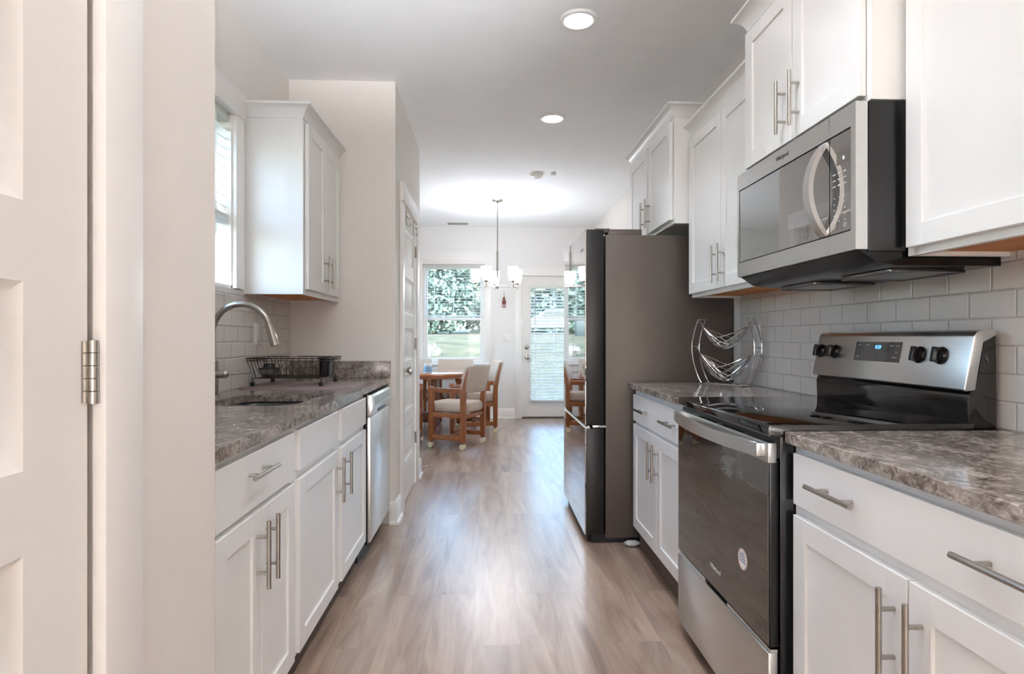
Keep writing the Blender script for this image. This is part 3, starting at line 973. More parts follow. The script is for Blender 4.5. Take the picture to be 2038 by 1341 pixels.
# left worktop with the sink cut-out
SX0, SX1, SY0, SY1 = -1.075, -0.715, 2.225, 2.655
def rrect(x0, x1, y0, y1, r, n=6):
    pts = []
    for cx, cy, a0 in ((x1 - r, y1 - r, 0), (x0 + r, y1 - r, 90), (x0 + r, y0 + r, 180), (x1 - r, y0 + r, 270)):
        for k in range(n + 1):
            a = math.radians(a0 + 90 * k / n)
            pts.append((cx + r * math.cos(a), cy + r * math.sin(a)))
    return pts
def slab_with_hole(x0, x1, y0, y1, z0, z1, hole):
    m = MB()
    bm = m.bm
    outer = [(x0, y0), (x1, y0), (x1, y1), (x0, y1)]
    loops = {}
    for z in (z0, z1):
        O = [bm.verts.new((x, y, z)) for x, y in outer]
        Hh = [bm.verts.new((x, y, z)) for x, y in hole]
        es = [bm.edges.new((O[i], O[(i + 1) % 4])) for i in range(4)] + [bm.edges.new((Hh[i], Hh[(i + 1) % len(Hh)])) for i in range(len(Hh))]
        bmesh.ops.triangle_fill(bm, use_beauty=True, use_dissolve=False, edges=es)
        loops[z] = (O, Hh)
    for q in (0, 1):
        A, B = loops[z0][q], loops[z1][q]
        for i in range(len(A)):
            bm.faces.new((A[i], A[(i + 1) % len(A)], B[(i + 1) % len(B)], B[i]))
    return m
wt = thing('worktop', 'granite worktop around the sink on the left run', 'worktop', (-0.915, 2.5, 0.883))
part('slab', slab_with_hole(XL + 0.008, XCL, 1.274, YN - 0.001, 0.884, ZK, rrect(SX0, SX1, SY0, SY1, 0.09)), M['granite'], wt, True)
tag(part('splash_strip', MB().box(XL + 0.0085, XCL + 0.004, YN - 0.021, YN - 0.001, ZK, 1.02, 0.002), M['granite']), 'low granite splash strip along the end wall behind the dish rack', 'splashback')
# sink
sk = thing('kitchen_sink', 'undermount steel sink below the faucet', 'sink', (-0.895, 2.33, 0.70))
def bowl(y0, y1):
    m = MB()
    o = rrect(SX0 + 0.004, SX1 - 0.004, y0, y1, 0.07, 5)
    i0 = rrect(SX0 + 0.02, SX1 - 0.02, y0 + 0.016, y1 - 0.016, 0.06, 5)
    rings = []
    for pts, z in ((o, 0.8835), (i0, 0.878), (rrect(SX0 + 0.03, SX1 - 0.03, y0 + 0.026, y1 - 0.026, 0.05, 5), 0.71), (rrect(SX0 + 0.06, SX1 - 0.06, y0 + 0.06, y1 - 0.06, 0.03, 5), 0.70)):
        rings.append([m.bm.verts.new((x, y, z)) for x, y in pts])
    for A, B in zip(rings, rings[1:]):
        for k in range(len(A)):
            m.bm.faces.new((A[k], A[(k + 1) % len(A)], B[(k + 1) % len(B)], B[k]))
    m.bm.faces.new(rings[-1])
    return m
for y0, y1 in ((SY0 - 0.01, SY1 + 0.01),):
    bo = part('bowl', bowl(y0, y1), M['steeld'], sk)
    part('drain', MB().lathe([(0.045, 0.003), (0.04, 0.005), (0.03, 0.002), (0, 0.002)], (-0.9, (y0 + y1) / 2, 0.70), 20), M['steeld'], bo)

# faucet
fx, fy = -1.145, 2.535
fc = thing('faucet', 'brushed nickel gooseneck pull-down faucet behind the sink', 'faucet', (fx, fy, ZK))
part('base', MB().lathe([(0.0, 0.0), (0.027, 0.0), (0.027, 0.006), (0.022, 0.01), (0.022, 0.155), (0.0185, 0.16), (0.0, 0.161)], (fx, fy, ZK), 24), M['nickel'], fc)
R_ = 0.118
pts = [(fx, fy, 1.07)]
for k in range(0, 26):
    a = PI - (PI * 0.93) * k / 25
    pts.append((fx + R_ + R_ * math.cos(a), fy, 1.188 + R_ * math.sin(a)))
part('spout', MB().tube(pts, 0.0125, 16), M['nickel'], fc)
e0 = Vector(pts[-1]); dr = (Vector(pts[-1]) - Vector(pts[-2])).normalized()
part('spray_head', MB().tube([e0 - dr * 0.012, e0 + dr * 0.012], 0.0145, 16).tube([e0 + dr * 0.012, e0 + dr * 0.085], 0.0155, 16, r1=0.019).tube([e0 + dr * 0.03 + Vector((0.017, 0, 0)), e0 + dr * 0.055 + Vector((0.018, 0, 0))], 0.005, 8), M['nickel'], fc)
part('lever', MB().tube([(fx + 0.015, fy, 1.012), (fx + 0.05, fy, 1.012)], 0.017, 16).ball((fx + 0.05, fy, 1.012), 0.017).tube([(fx + 0.05, fy, 1.012), (fx + 0.15, fy + 0.02, 1.02)], 0.0055, 10), M['nickel'], fc)

# dishwasher
dw = thing('dishwasher', 'stainless dishwasher at the end of the sink counter', 'dishwasher', (-0.9, 3.41, 0))
part('body', MB().box(XL + 0.01, -0.635, 3.085, 3.715, 0.1, 0.872), M['black'], dw)
part('door', MB().prism([(-0.634, 0.105), (-0.600, 0.105), (-0.600, 0.752), (-0.634, 0.752)], 'y', 3.10, 3.705, 0.003), M['steel'], dw)
cp = part('control_panel', MB().prism([(-0.634, 0.755), (-0.602, 0.755), (-0.586, 0.80), (-0.596, 0.868), (-0.634, 0.868)], 'y', 3.10, 3.705, 0.002), M['steel'], dw)
part('handle_recess', MB().prism([(-0.5945, 0.764), (-0.5895, 0.778), (-0.594, 0.786), (-0.60, 0.77)], 'y', 3.28, 3.5), M['blackmat'], cp)
part('display_strip', MB().prism([(-0.589, 0.808), (-0.586, 0.809), (-0.5925, 0.853), (-0.596, 0.852)], 'y', 3.15, 3.66), M['steeld'], cp)
part('toe_kick', MB().box(XL + 0.05, -0.665, 3.09, 3.71, 0.0, 0.1), M['blackmat'], dw)
part('side_trim', MB().box(-0.634, -0.612, 3.077, 3.099, 0.1, 0.872), M['black'], dw)
struct('trim_6', MB().box(-0.634, -0.612, 3.716, 3.744, 0.1, 0.88), M['cab'], 'narrow white filler strip between dishwasher and wall end', 'filler strip')

# upper cabinet on the left
wall_cabinet('white two-door wall cabinet above the dish rack', 1, XL, -0.903, 3.035, YN - 0.001, 1.385, 2.285, [
    (3.06, 3.385, 1.412, 2.255, 3.345, 1.53), (3.39, 3.715, 1.412, 2.255, 3.43, 1.53)],
    [(XL, 3.035), (-0.925, 3.035), (-0.925, YN - 0.001)])

# ------------------------------------------------------------------ right run
FR = 0.808
base_cabinet('white base cabinet with a wide two-handled drawer, nearest on the right', -1, XR - 0.001, FR, 0.64, 1.553, [
    ('drawer', 0.665, 1.53, 0.728, 0.862, [(1.325, 0.802, False), (0.87, 0.802, False)]),
    ('door', 1.107, 1.53, 0.13, 0.70, [(1.142, 0.58, True)]),
    ('door', 0.665, 1.102, 0.13, 0.70, [(1.067, 0.58, True)])], 0.85)
base_cabinet('white base cabinet between the range and the refrigerator', -1, XR - 0.001, FR, 2.322, 3.255, [
    ('drawer', 2.345, 3.235, 0.712, 0.855, [(3.0, 0.787, False), (2.56, 0.787, False)]),
    ('door', 2.345, 2.792, 0.13, 0.695, [(2.757, 0.57, True)]),
    ('door', 2.797, 3.235, 0.13, 0.695, [(2.832, 0.57, True)])], 0.85)
tag(part('worktop', MB().box(XC, XR - 0.009, 0.62, 1.555, 0.884, ZK, 0.002, 1), M['granite']), 'speckled brown granite worktop nearest the viewer on the right', 'worktop')
tag(part('worktop', MB().box(XC, XR - 0.009, 2.318, 3.275, 0.884, ZK, 0.002, 1), M['granite']), 'short granite worktop under the wire fruit basket', 'worktop')

XU = 1.118
wall_cabinet('white wall cabinet nearest on the right, cut off by the picture edge', -1, XR, XU, 0.64, 1.556, 1.385, 2.285, [
    (1.102, 1.536, 1.405, 2.255, 1.14, 1.53), (0.665, 1.097, 1.405, 2.255, 1.06, 1.53)],
    [(XU + 0.022, 1.556), (XU + 0.022, 0.64), (XR, 0.64)])
wall_cabinet('white wall cabinet between microwave and refrigerator', -1, XR, XU, 2.325, 3.24, 1.385, 2.285, [
    (2.345, 2.785, 1.405, 2.255, 2.75, 1.52), (2.79, 3.232, 1.405, 2.255, 2.825, 1.52)],
    [(XU + 0.022, 3.24), (XU + 0.022, 2.325)])
XM = 1.02
wall_cabinet('tall-set white cabinet directly above the microwave', -1, XR, XM, 1.562, 2.318, 1.812, 2.395, [
    (1.582, 1.937, 1.828, 2.36, 1.895, 1.95), (1.943, 2.298, 1.828, 2.36, 1.985, 1.95)],
    [(XR, 2.318), (XM + 0.022, 2.318), (XM + 0.022, 1.562), (XR, 1.562)])
wall_cabinet('white cabinet above the refrigerator', -1, XR, 1.02, 3.245, 4.2, 1.80, 2.40, [
    (3.265, 3.70, 1.822, 2.37, 3.665, 1.94), (3.735, 4.18, 1.822, 2.37, 3.77, 1.94)],
    [(1.042, 4.2), (1.042, 3.245), (XR, 3.245)], 'cab')

# ------------------------------------------------------------------ microwave
mw = thing('microwave', 'stainless over-the-range microwave with a curved handle', 'microwave', (1.2, 1.94, 1.37))
MY0, MY1, MX = 1.562, 2.318, 0.998
part('body', MB().box(MX + 0.035, XR - 0.001, MY0, MY1, 1.40, 1.806, 0.002), M['black'], mw)
part('base', MB().prism([(MX + 0.012, 1.404), (MX + 0.06, 1.372), (MX + 0.12, 1.362), (XR - 0.01, 1.362), (XR - 0.01, 1.404)], 'y', MY0 + 0.005, MY1 - 0.005), M['black'], mw)
for a, b in ((1.63, 1.86), (2.02, 2.25)):
    g = MB()
    g.box(1.14, 1.36, a, b, 1.352, 1.361, 0.002)
    g.tube([(1.15, a - 0.01, 1.352), (1.35, a - 0.01, 1.352), (1.35, b + 0.01, 1.352), (1.15, b + 0.01, 1.352)], 0.004, 6, True)
    part('filter_grille', g, M['steeld'], mw)
YS = 1.687
GZ0, GZ1 = 1.459, 1.745
def mframe(y0, y1, gy0, gy1):
    """One stainless sheet with a rectangular opening, its face at MX."""
    m = MB()
    x0, x1 = MX, MX + 0.033
    O = [(y0, 1.405), (y1, 1.405), (y1, 1.806), (y0, 1.806)]
    I = [(gy0, GZ0), (gy1, GZ0), (gy1, GZ1), (gy0, GZ1)]
    V = {(q, x): [m.bm.verts.new((x, y, z)) for y, z in p] for q, p in (('o', O), ('i', I)) for x in (x0, x1)}
    for k in range(4):
        n_ = (k + 1) % 4
        if (O[k][0] == I[k][0] and O[n_][0] == I[n_][0]):
            continue
        for x in (x0, x1):
            m.bm.faces.new((V['o', x][k], V['o', x][n_], V['i', x][n_], V['i', x][k]))
        m.bm.faces.new((V['o', x0][k], V['o', x0][n_], V['o', x1][n_], V['o', x1][k]))
        m.bm.faces.new((V['i', x0][k], V['i', x0][n_], V['i', x1][n_], V['i', x1][k]))
    return m
md = part('door', mframe(YS + 0.001, MY1, YS + 0.001, 2.302), M['steel'], mw)
part('window', MB().box(MX + 0.002, MX + 0.02, YS + 0.002, 2.298, GZ0 + 0.004, GZ1 - 0.004), M['micglass'], md, False)
mp_ = part('control_panel', mframe(MY0, YS - 0.001, 1.584, YS - 0.001), M['steel'], mw)
part('touch_glass', MB().box(MX + 0.002, MX + 0.02, 1.588, YS - 0.002, GZ0 + 0.004, GZ1 - 0.004), M['micglass'], mp_, False)
part('display', MB().box(MX + 0.0008, MX + 0.0024, 1.594, 1.652, 1.655, 1.692), M['steeld'], mp_, False)
text_part('display_digit', '0', 0.014, M['whitedigit'], mp_, (MX + 0.0004, 1.618, 1.669), (0, -1, 0), (0, 0, 1), 0.0002)
for c_, y in enumerate((1.664, 1.64, 1.613)):
    km = MB()
    for r in range(9):
        if r == 3:
            continue
        z = 1.632 - r * 0.017
        w_ = 0.006 if r < 3 else 0.0018
        km.box(MX + 0.001, MX + 0.0022, y - w_, y + w_, z - 0.0014, z + 0.0014)
    if c_ != 1:
        for a, b, c, d in ((-.006, .006, 1.486, 1.487), (-.006, .006, 1.476, 1.477), (-.006, -.005, 1.476, 1.487), (.005, .006, 1.476, 1.487)):
            km.box(MX + 0.001, MX + 0.0022, y + a, y + b, c, d)
    part('key_lettering', km, M['logowhite'], mp_, False)
# curved handle: ribbon bowed away from the door
hp = []
for k in range(17):
    s_ = -1 + 2 * k / 16
    hp.append((MX - 0.052 * (1 - s_ * s_) ** 0.9, 1.602 + 0.14 * s_))
poly = hp + [(x + 0.014, 1.602 + (z - 1.602) * 0.97) for x, z in reversed(hp)]
part('handle', MB().prism(poly, 'y', 1.703, 1.737, 0.003), M['steel'], md)
text_part('logo', 'Whirlpool', 0.02, M['printdark'], md, (MX - 0.0004, 1.962, 1.777), (0, -1, 0), (0, 0, 1), 0.0005)

# ------------------------------------------------------------------ range
RY0, RY1, RX = 1.561, 2.314, 0.757
rg = thing('range', 'freestanding stainless and black electric range under the microwave', 'range', (1.08, 1.94, 0))
part('body', MB().box(0.79, 1.385, RY0 + 0.002, RY1 - 0.002, 0.03, 0.898, 0.002), M['black'], rg)
ct = MB().prism([(RX + 0.004, 0.899), (RX, 0.905), (RX, 0.924), (RX + 0.006, 0.931), (1.33, 0.931), (1.33, 0.899)], 'y', RY0, RY1, 0.0015)
part('cooktop', ct, M['glasstop'], rg)
part('vent_strip', MB().box(RX + 0.018, 0.79, RY0 + 0.004, RY1 - 0.004, 0.84, 0.899), M['blackmat'], rg)
bk = part('backguard', MB().prism([(1.318, 0.931), (1.314, 1.0), (1.322, 1.016), (1.345, 1.05), (1.36, 1.168), (1.395, 1.18), (1.398, 0.9), (1.318, 0.9)], 'y', RY0 + 0.004, RY1 - 0.004, 0.003), M['glossblack'], rg)
cp = part('control_panel', MB().prism([(1.3, 1.022), (1.306, 1.018), (1.334, 1.022), (1.352, 1.155), (1.394, 1.172), (1.394, 1.187), (1.352, 1.187), (1.338, 1.182), (1.329, 1.17)], 'y', RY0, RY1, 0.003), M['steel'], rg)
# face of the control panel runs from (1.300,1.022) to (1.329,1.170)
fd = Vector((0.029, 0, 0.148)).normalized()
fn = Vector((-fd.z, 0, fd.x))
def face_pt(z, y, off=0.0):
    return Vector((1.3 + 0.029 * (z - 1.022) / 0.148, y, z)) + fn * off
for y in (2.279, 2.185, 1.748, 1.662):
    c = face_pt(1.113, y)
    k = MB().lathe([(0.026, 0.0), (0.026, 0.005), (0.022, 0.009), (0.021, 0.013), (0, 0.013)], (0, 0, 0), 24, 'z').box(-0.022, 0.022, -0.008, 0.008, 0.012, 0.03, 0.003)
    R = Matrix((Vector((0, 0, 1)).cross(fn) * -1, Vector((0, 1, 0)) * 0 + fd, fn)).transposed()
    R = Matrix((fd, fn.cross(fd), fn)).transposed()
    bmesh.ops.transform(k.bm, matrix=Matrix.Translation(c) @ R.to_4x4(), verts=k.bm.verts)
    part('knob', k, M['black'], cp)
    mk = MB()
    for a in range(-150, 151, 12):
        r = 0.0315
        p = c + fd * (r * math.cos(math.radians(a))) + Vector((0, 1, 0)) * (r * math.sin(math.radians(a)))
        mk.quad([p + fn * 0.0006 + fd * i + Vector((0, j, 0)) for i, j in ((-0.0008, -0.0008), (0.0008, -0.0008), (0.0008, 0.0008), (-0.0008, 0.0008))])
    part('dial_markings', mk, M['printdark'], cp, False)
def face_box(m, y0, y1, z0, z1, off0, off1):
    vs = []
    for off in (off0, off1):
        for y, z in ((y0, z0), (y1, z0), (y1, z1), (y0, z1)):
            vs.append(m.bm.verts.new(face_pt(z, y, off)))
    for f in ((0, 1, 2, 3), (7, 6, 5, 4), (0, 4, 5, 1), (1, 5, 6, 2), (2, 6, 7, 3), (3, 7, 4, 0)):
        m.bm.faces.new([vs[i] for i in f])
    return m
ds = part('display', face_box(MB(), 1.832, 2.066, 1.085, 1.151, -0.002, 0.001), M['dispglass'], cp, False)
text_part('clock_digits', '0:29', 0.017, M['bluedigit'], ds, face_pt(1.133, 1.945, 0.0014), (0, -1, 0), fd, 0.0002)
for yy, zz, tx in ((2.045, 1.14, 'BAKE'), (2.0, 1.14, 'BROIL'), (1.882, 1.138, 'TIMER'), (1.85, 1.138, 'START'), (2.045, 1.1, 'KEEP'), (1.94, 1.102, 'OVEN'), (1.852, 1.117, 'SET'), (1.858, 1.1, 'CANCEL')):
    text_part('key_label', tx, 0.006, M['logowhite'], ds, face_pt(zz, yy, 0.0014), (0, -1, 0), fd, 0.0002)
# oven door
od = part('oven_door', MB().box(RX + 0.004, 0.786, RY0 + 0.002, RY1 - 0.002, 0.332, 0.835, 0.003), M['black'], rg)
part('glass', MB().box(RX, RX + 0.006, RY0 + 0.006, RY1 - 0.004, 0.335, 0.832, 0.001, 1), M['ovenglass'], od)
part('top_rail', MB().box(RX - 0.001, 0.78, RY0, RY1, 0.828, 0.882, 0.003), M['steel'], od)
v = MB()
for k in range(44):
    y = 1.74 + k * 0.0075 + (0.04 if k >= 22 else 0)
    v.box(RX + 0.004, RX + 0.016, y, y + 0.0035, 0.8815, 0.8828)
part('vent_slots', v, M['blackmat'], od, False)
n_ = 24
outp = []
for k in range(n_ + 1):
    s_ = -1 + 2 * k / n_
    outp.append((RX - 0.022 - 0.036 * (1 - abs(s_) ** 2.2), 1.9375 + 0.352 * s_))
poly = outp + [(x + 0.012, y) for x, y in reversed(outp)]
hd = MB().prism(poly, 'z', 0.842, 0.88, 0.003)
for s_ in (-1, 1):
    yc = 1.9375 + s_ * 0.345
    hd.box(RX - 0.024, RX + 0.004, yc - 0.012, yc + 0.012, 0.843, 0.879, 0.002)
part('handle', hd, M['steel'], od)
text_part('logo', 'Whirlpool', 0.021, M['logowhite'], od, (RX - 0.0006, 1.93, 0.40), (0, -1, 0), (0, 0, 1), 0.0004)
st = part('sticker', MB().lathe([(0, -0.0008), (0.031, -0.0008), (0.031, 0), (0, 0)], (RX - 0.0002, 1.722, 0.51), 28, 'x'), M['white'], od, False)
sm = MB()
for i, (z, w_) in enumerate(((0.528, 0.014), (0.52, 0.018), (0.512, 0.02), (0.504, 0.02))):
    sm.box(RX - 0.0016, RX - 0.0008, 1.722 - w_, 1.722 + w_, z - 0.0014, z + 0.0014)
part('sticker_lines', sm, M['blueprint'], st, False)
rr = MB()
rr.tube([(RX - 0.001, 1.722 + 0.029 * math.cos(a * PI / 24), 0.51 + 0.029 * math.sin(a * PI / 24)) for a in range(48)], 0.0008, 5, True)
part('sticker_ring', rr, M['redprint'], st, False)
part('drawer', MB().box(RX, 0.783, RY0, RY1, 0.052, 0.317, 0.003).box(RX + 0.006, 0.783, RY0 + 0.002, 1.85, 0.317, 0.326).box(RX + 0.006, 0.783, 2.04, RY1 - 0.002, 0.317, 0.326), M['steel'], rg)
part('plinth', MB().box(0.81, 1.37, RY0 + 0.03, RY1 - 0.03, 0.0, 0.031), M['blackmat'], rg)

# ------------------------------------------------------------------ refrigerator
FY0, FY1, FX = 3.33, 4.245, 0.557
fr = thing('refrigerator', 'tall french-door refrigerator with mirrored glass fronts', 'refrigerator', (1.0, 3.79, 0))
part('body', MB().box(0.675, 1.405, FY0 + 0.004, FY1 - 0.004, 0.03, 1.748, 0.004), M['frside'], fr)
part('plinth', MB().box(0.60, 1.35, FY0 + 0.02, FY1 - 0.02, 0.0, 0.045), M['blackmat'], fr)
part('hinge_cover', MB().box(0.69, 0.885, FY0 + 0.01, FY0 + 0.11, 1.748, 1.782, 0.003).box(0.615, 0.70, FY0 + 0.01, FY0 + 0.08, 1.762, 1.786, 0.003), M['frside'], fr)
part('hinge_cover', MB().box(0.69, 0.885, FY1 - 0.11, FY1 - 0.01, 1.748, 1.782, 0.003).box(0.615, 0.70, FY1 - 0.08, FY1 - 0.01, 1.762, 1.786, 0.003), M['frside'], fr)
def fdoor(name, y0, y1, z0, z1):
    d = part(name, MB().box(FX + 0.006, 0.664, y0, y1, z0, z1, 0.003), M['frdoor'], fr)
    part('glass_front', MB().box(FX, FX + 0.007, y0, y1, z0, z1, 0.001, 1), M['frmirror'], d)
    return d
fdoor('door', FY0, 3.784, 0.672, 1.778)
d_ = fdoor('door', 3.79, FY1, 0.672, 1.778)
fz = fdoor('freezer_drawer', FY0, FY1, 0.05, 0.652)
part('grip_recess', MB().prism([(FX - 0.002, 0.655), (FX + 0.03, 0.645), (FX + 0.03, 0.664), (FX + 0.02, 0.668)], 'y', FY0 + 0.003, FY1 - 0.003), M['chrome'], fz)
part('middle_hinge', MB().box(0.60, 0.68, FY0 + 0.004, FY0 + 0.05, 0.655, 0.669, 0.003), M['chrome'], fr)
part('logo', MB().box(FX - 0.0006, FX + 0.001, 3.385, 3.47, 1.665, 1.68), M['print'], fr, False)
for y in (FY0 + 0.06, FY1 - 0.06):
    part('foot', MB().lathe([(0.02, 0.0), (0.02, 0.03), (0.012, 0.035), (0, 0.036)], (0.6, y, 0), 14), M['blackmat'], fr)

# crumpled clear plastic by the refrigerator foot
m = MB()
random.seed(11)
m.ball((0.815, 3.285, 0.014), 0.045, 1.0, 0.6, 0.32, 18, 10)
for v_ in m.bm.verts:
    v_.co += Vector((random.uniform(-.004, .004), random.uniform(-.004, .004), random.uniform(-.002, .006)))
    v_.co.z = max(0.0005, v_.co.z)
tag(part('plastic_bag', m, M['clearpl']), 'scrap of clear plastic on the floor beside the refrigerator', 'plastic scrap')

# ------------------------------------------------------------------ fruit basket
def local(p, o, u, v):
    return o + u * p[0] + v * p[1] + Vector((0, 0, p[2]))
FB_O = Vector((1.262, 3.085, ZK))
FB_U = Vector((0.135, -0.23, 0)).normalized()
FB_V = Vector((FB_U.y * -1, FB_U.x, 0))
fb = thing('fruit_basket', 'two-tier chrome wire hammock fruit stand', 'fruit basket', FB_O)
def side_curve(s, v):
    out = []
    for k in range(15):
        t_ = k / 14
        u = 0.13 + 0.066 * math.sin(PI * (t_ ** 0.85) * 0.78) / 1.0
        if t_ > 0.6:
            u -= 0.02 * ((t_ - 0.6) / 0.4)
        out.append(local((s * u, v, 0.005 + 0.345 * t_), FB_O, FB_U, FB_V))
    return out
fm = MB()
for s in (-1, 1):
    A, B = side_curve(s, -0.03), side_curve(s, 0.03)
    fm.tube(A + B[::-1], 0.0032, 8)
    top = (A[-1] + B[-1]) / 2
    mid = (A[8] + B[8]) / 2
    fm.tube([A[8], B[8]], 0.003, 6)
for v in (-0.03, 0.03):
    fm.tube([local((-0.13, v, 0.005), FB_O, FB_U, FB_V), local((0.13, v, 0.005), FB_O, FB_U, FB_V)], 0.0032, 8)
for s in (-0.13, 0.13):
    fm.tube([local((s, -0.05, 0.004), FB_O, FB_U, FB_V), local((s, 0.05, 0.004), FB_O, FB_U, FB_V)], 0.0032, 8)
part('stand', fm, M['chrome'], fb)
random.seed(5)
def hammock(hl, ze, sag, wid):
    m = MB()
    def P(t_, k):
        sn = math.sin(PI * t_)
        return local((-hl + 2 * hl * t_, wid * k * sn ** 0.8, ze - sag * sn * math.cos(k * 1.15) ** 0.8 - 0.004), FB_O, FB_U, FB_V)
    for k in (-1, -0.72, -0.45, -0.2, 0.05, 0.3, 0.55, 0.78, 1):
        m.tube([P(i / 18, k) for i in range(19)], 0.0022, 6)
    for q in range(9):
        ka, kb = random.uniform(-0.95, 0.95), random.uniform(-0.95, 0.95)
        ta, tb = random.uniform(0.05, 0.3), random.uniform(0.7, 0.95)
        m.tube([P(ta + (tb - ta) * i / 14, ka + (kb - ka) * i / 14) for i in range(15)], 0.0018, 6)
    for s in (0.0, 1.0):
        c = P(s, 0)
        sg = -1 if s == 0 else 1
        m.tube([c, c + FB_U * sg * 0.006 + Vector((0, 0, 0.02)), c + FB_U * sg * 0.018 + Vector((0, 0, 0.03)), c + FB_U * sg * 0.026 + Vector((0, 0, 0.022))], 0.0026, 6)
    return m
part('basket', hammock(0.148, 0.315, 0.118, 0.075), M['chrome'], fb)
part('basket', hammock(0.165, 0.17, 0.142, 0.095), M['chrome'], fb)

# outlets and switch
def plate_x(x, nx, y, z, label, cat='outlet'):
    t = thing('wall_outlet', label, cat, (x, y, z))
    a, b = sorted((x, x + nx * 0.006))
    part('plate', MB().box(a, b, y - 0.037, y + 0.037, z - 0.06, z + 0.06, 0.002), M['white'], t)
    for dz in (-0.02, 0.02):
        c, d = sorted((x + nx * 0.006, x + nx * 0.0085))
        part('socket', MB().box(c, d, y - 0.016, y + 0.016, z + dz - 0.014, z + dz + 0.014, 0.002), M['white'], t)
plate_x(XR - 0.008, -1, 3.03, 1.172, 'white outlet plate on the tile behind the fruit stand')
plate_x(XL + 0.008, 1, 3.2, 1.185, 'white outlet plate on the tile behind the faucet')
t = thing('light_switch', 'white double switch plate between window and back door', 'switch', (0.29, YB, 1.165))
part('plate', MB().box(0.232, 0.348, YB - 0.006, YB, 1.105, 1.225, 0.002), M['white'], t)
for x in (0.267, 0.313):
    part('rocker', MB().box(x - 0.016, x + 0.016, YB - 0.010, YB - 0.006, 1.132, 1.198, 0.002), M['white'], t)

# ornament on the back wall
og = thing('hanging_ornament', 'small brown figure hanging on a string on the back wall', 'ornament', (0.254, YB - 0.02, 1.60))
oy = YB - 0.022
part('string', MB().tube([(0.254, oy, 1.745), (0.254, oy, 1.84)], 0.004, 6).tube([(0.254, YB, 1.84), (0.254, oy, 1.84)], 0.003, 6), M['string'], og)
part('body', MB().lathe([(0, 1.645), (0.03, 1.647), (0.018, 1.675), (0.022, 1.70), (0.012, 1.712), (0.017, 1.725), (0.016, 1.742), (0.006, 1.755), (0, 1.756)], (0.254, oy, 0), 14).tube([(0.236, oy, 1.7), (0.226, oy - 0.004, 1.672)], 0.006, 8).tube([(0.272, oy, 1.7), (0.282, oy - 0.004, 1.672)], 0.006, 8), M['brownfig'], og)
for s in (-1, 1):
    lg = part('leg', MB().tube([(0.254 + s * 0.012, oy, 1.648), (0.254 + s * 0.014, oy, 1.617)], 0.006, 8), M['cream'], og)
    part('shoe', MB().ball((0.254 + s * 0.017, oy - 0.004, 1.61), 0.012, 1.1, 1.1, 0.7), M['brownfig'], lg)

# door stop
dso = thing('door_stop', 'spring door stop sticking out of the wall-end baseboard', 'door stop', (XH + 0.014, 5.06, 0.075))
part('spring', MB().tube([(XH + 0.012, 5.06, 0.075), (XH + 0.085, 5.06, 0.075)], 0.006, 10), M['nickel'], dso)
part('tip', MB().tube([(XH + 0.085, 5.06, 0.075), (XH + 0.097, 5.06, 0.075)], 0.0075, 10), M['print'], dso)

# ------------------------------------------------------------------ dish rack, mat and what is in it
mx0, mx1, my0, my1 = -1.212, -0.655, 2.925, 3.36
mt = thing('drying_mat', 'mauve ribbed drying mat under the dish rack', 'mat', (-0.93, 3.14, ZK))
part('pad', MB().prism(rrect(mx0, mx1, my0, my1, 0.05), 'z', ZK, ZK + 0.006, 0.001), M['mat'], mt)
rb = MB()
for k in range(17):
    x = mx0 + 0.03 + k * (mx1 - mx0 - 0.06) / 16
    rb.box(x - 0.006, x + 0.006, my0 + 0.02, my1 - 0.02, ZK + 0.006, ZK + 0.0085, 0.001, 1)
part('ribs', rb, M['mat'], mt)
ZR = ZK + 0.0086
rx0, rx1, ry0, ry1 = -1.2, -0.80, 2.99, 3.335
rk = thing('dish_rack', 'bronze wire dish rack on the drying mat', 'dish rack', (-1.0, 3.16, ZR))
zt, zb = 1.062, 0.962
rim = MB().tube([(x, y, zt) for x, y in rrect(rx0, rx1, ry0, ry1, 0.03, 4)], 0.003, 8, True).tube([(x, y, zt - 0.012) for x, y in rrect(rx0 + 0.003, rx1 - 0.003, ry0 + 0.003, ry1 - 0.003, 0.03, 4)], 0.002, 6, True)
part('rim', rim, M['wire'], rk)
i_ = 0.035
cage = MB()
for k in range(11):
    x = rx0 + 0.03 + k * (rx1 - rx0 - 0.06) / 10
    xb_ = rx0 + i_ + 0.01 + k * (rx1 - rx0 - 2 * i_ - 0.02) / 10
    cage.tube([(x, ry0, zt), (xb_, ry0 + i_, zb), (xb_, ry1 - i_, zb), (x, ry1, zt)], 0.0017, 6)
for k in range(8):
    y = ry0 + 0.03 + k * (ry1 - ry0 - 0.06) / 7
    cage.tube([(rx0, y, zt), (rx0 + i_, y, zb), (rx1 - i_, y, zb), (rx1, y, zt)], 0.0017, 6)
part('cage', cage, M['wire'], rk)
tn = MB()
for k in range(7):
    x = rx0 + 0.14 + k * 0.033
    for y in (ry0 + 0.12, ry0 + 0.2):
        tn.tube([(x, y, zb), (x - 0.006, y, zb + 0.045), (x + 0.002, y, zb + 0.052), (x + 0.012, y, zb + 0.045), (x + 0.02, y, zb)], 0.0016, 6)
part('plate_tines', tn, M['wire'], rk)
dc = MB()
for cx_ in (rx0 + 0.155, rx0 + 0.20):
    dc.tube([(cx_ + 0.016 * math.cos(a * PI / 8), ry0 + 0.012, zb + 0.06 + 0.016 * math.sin(a * PI / 8)) for a in range(16)], 0.0014, 6, True)
part('scroll_loops', dc, M['wire'], rk)
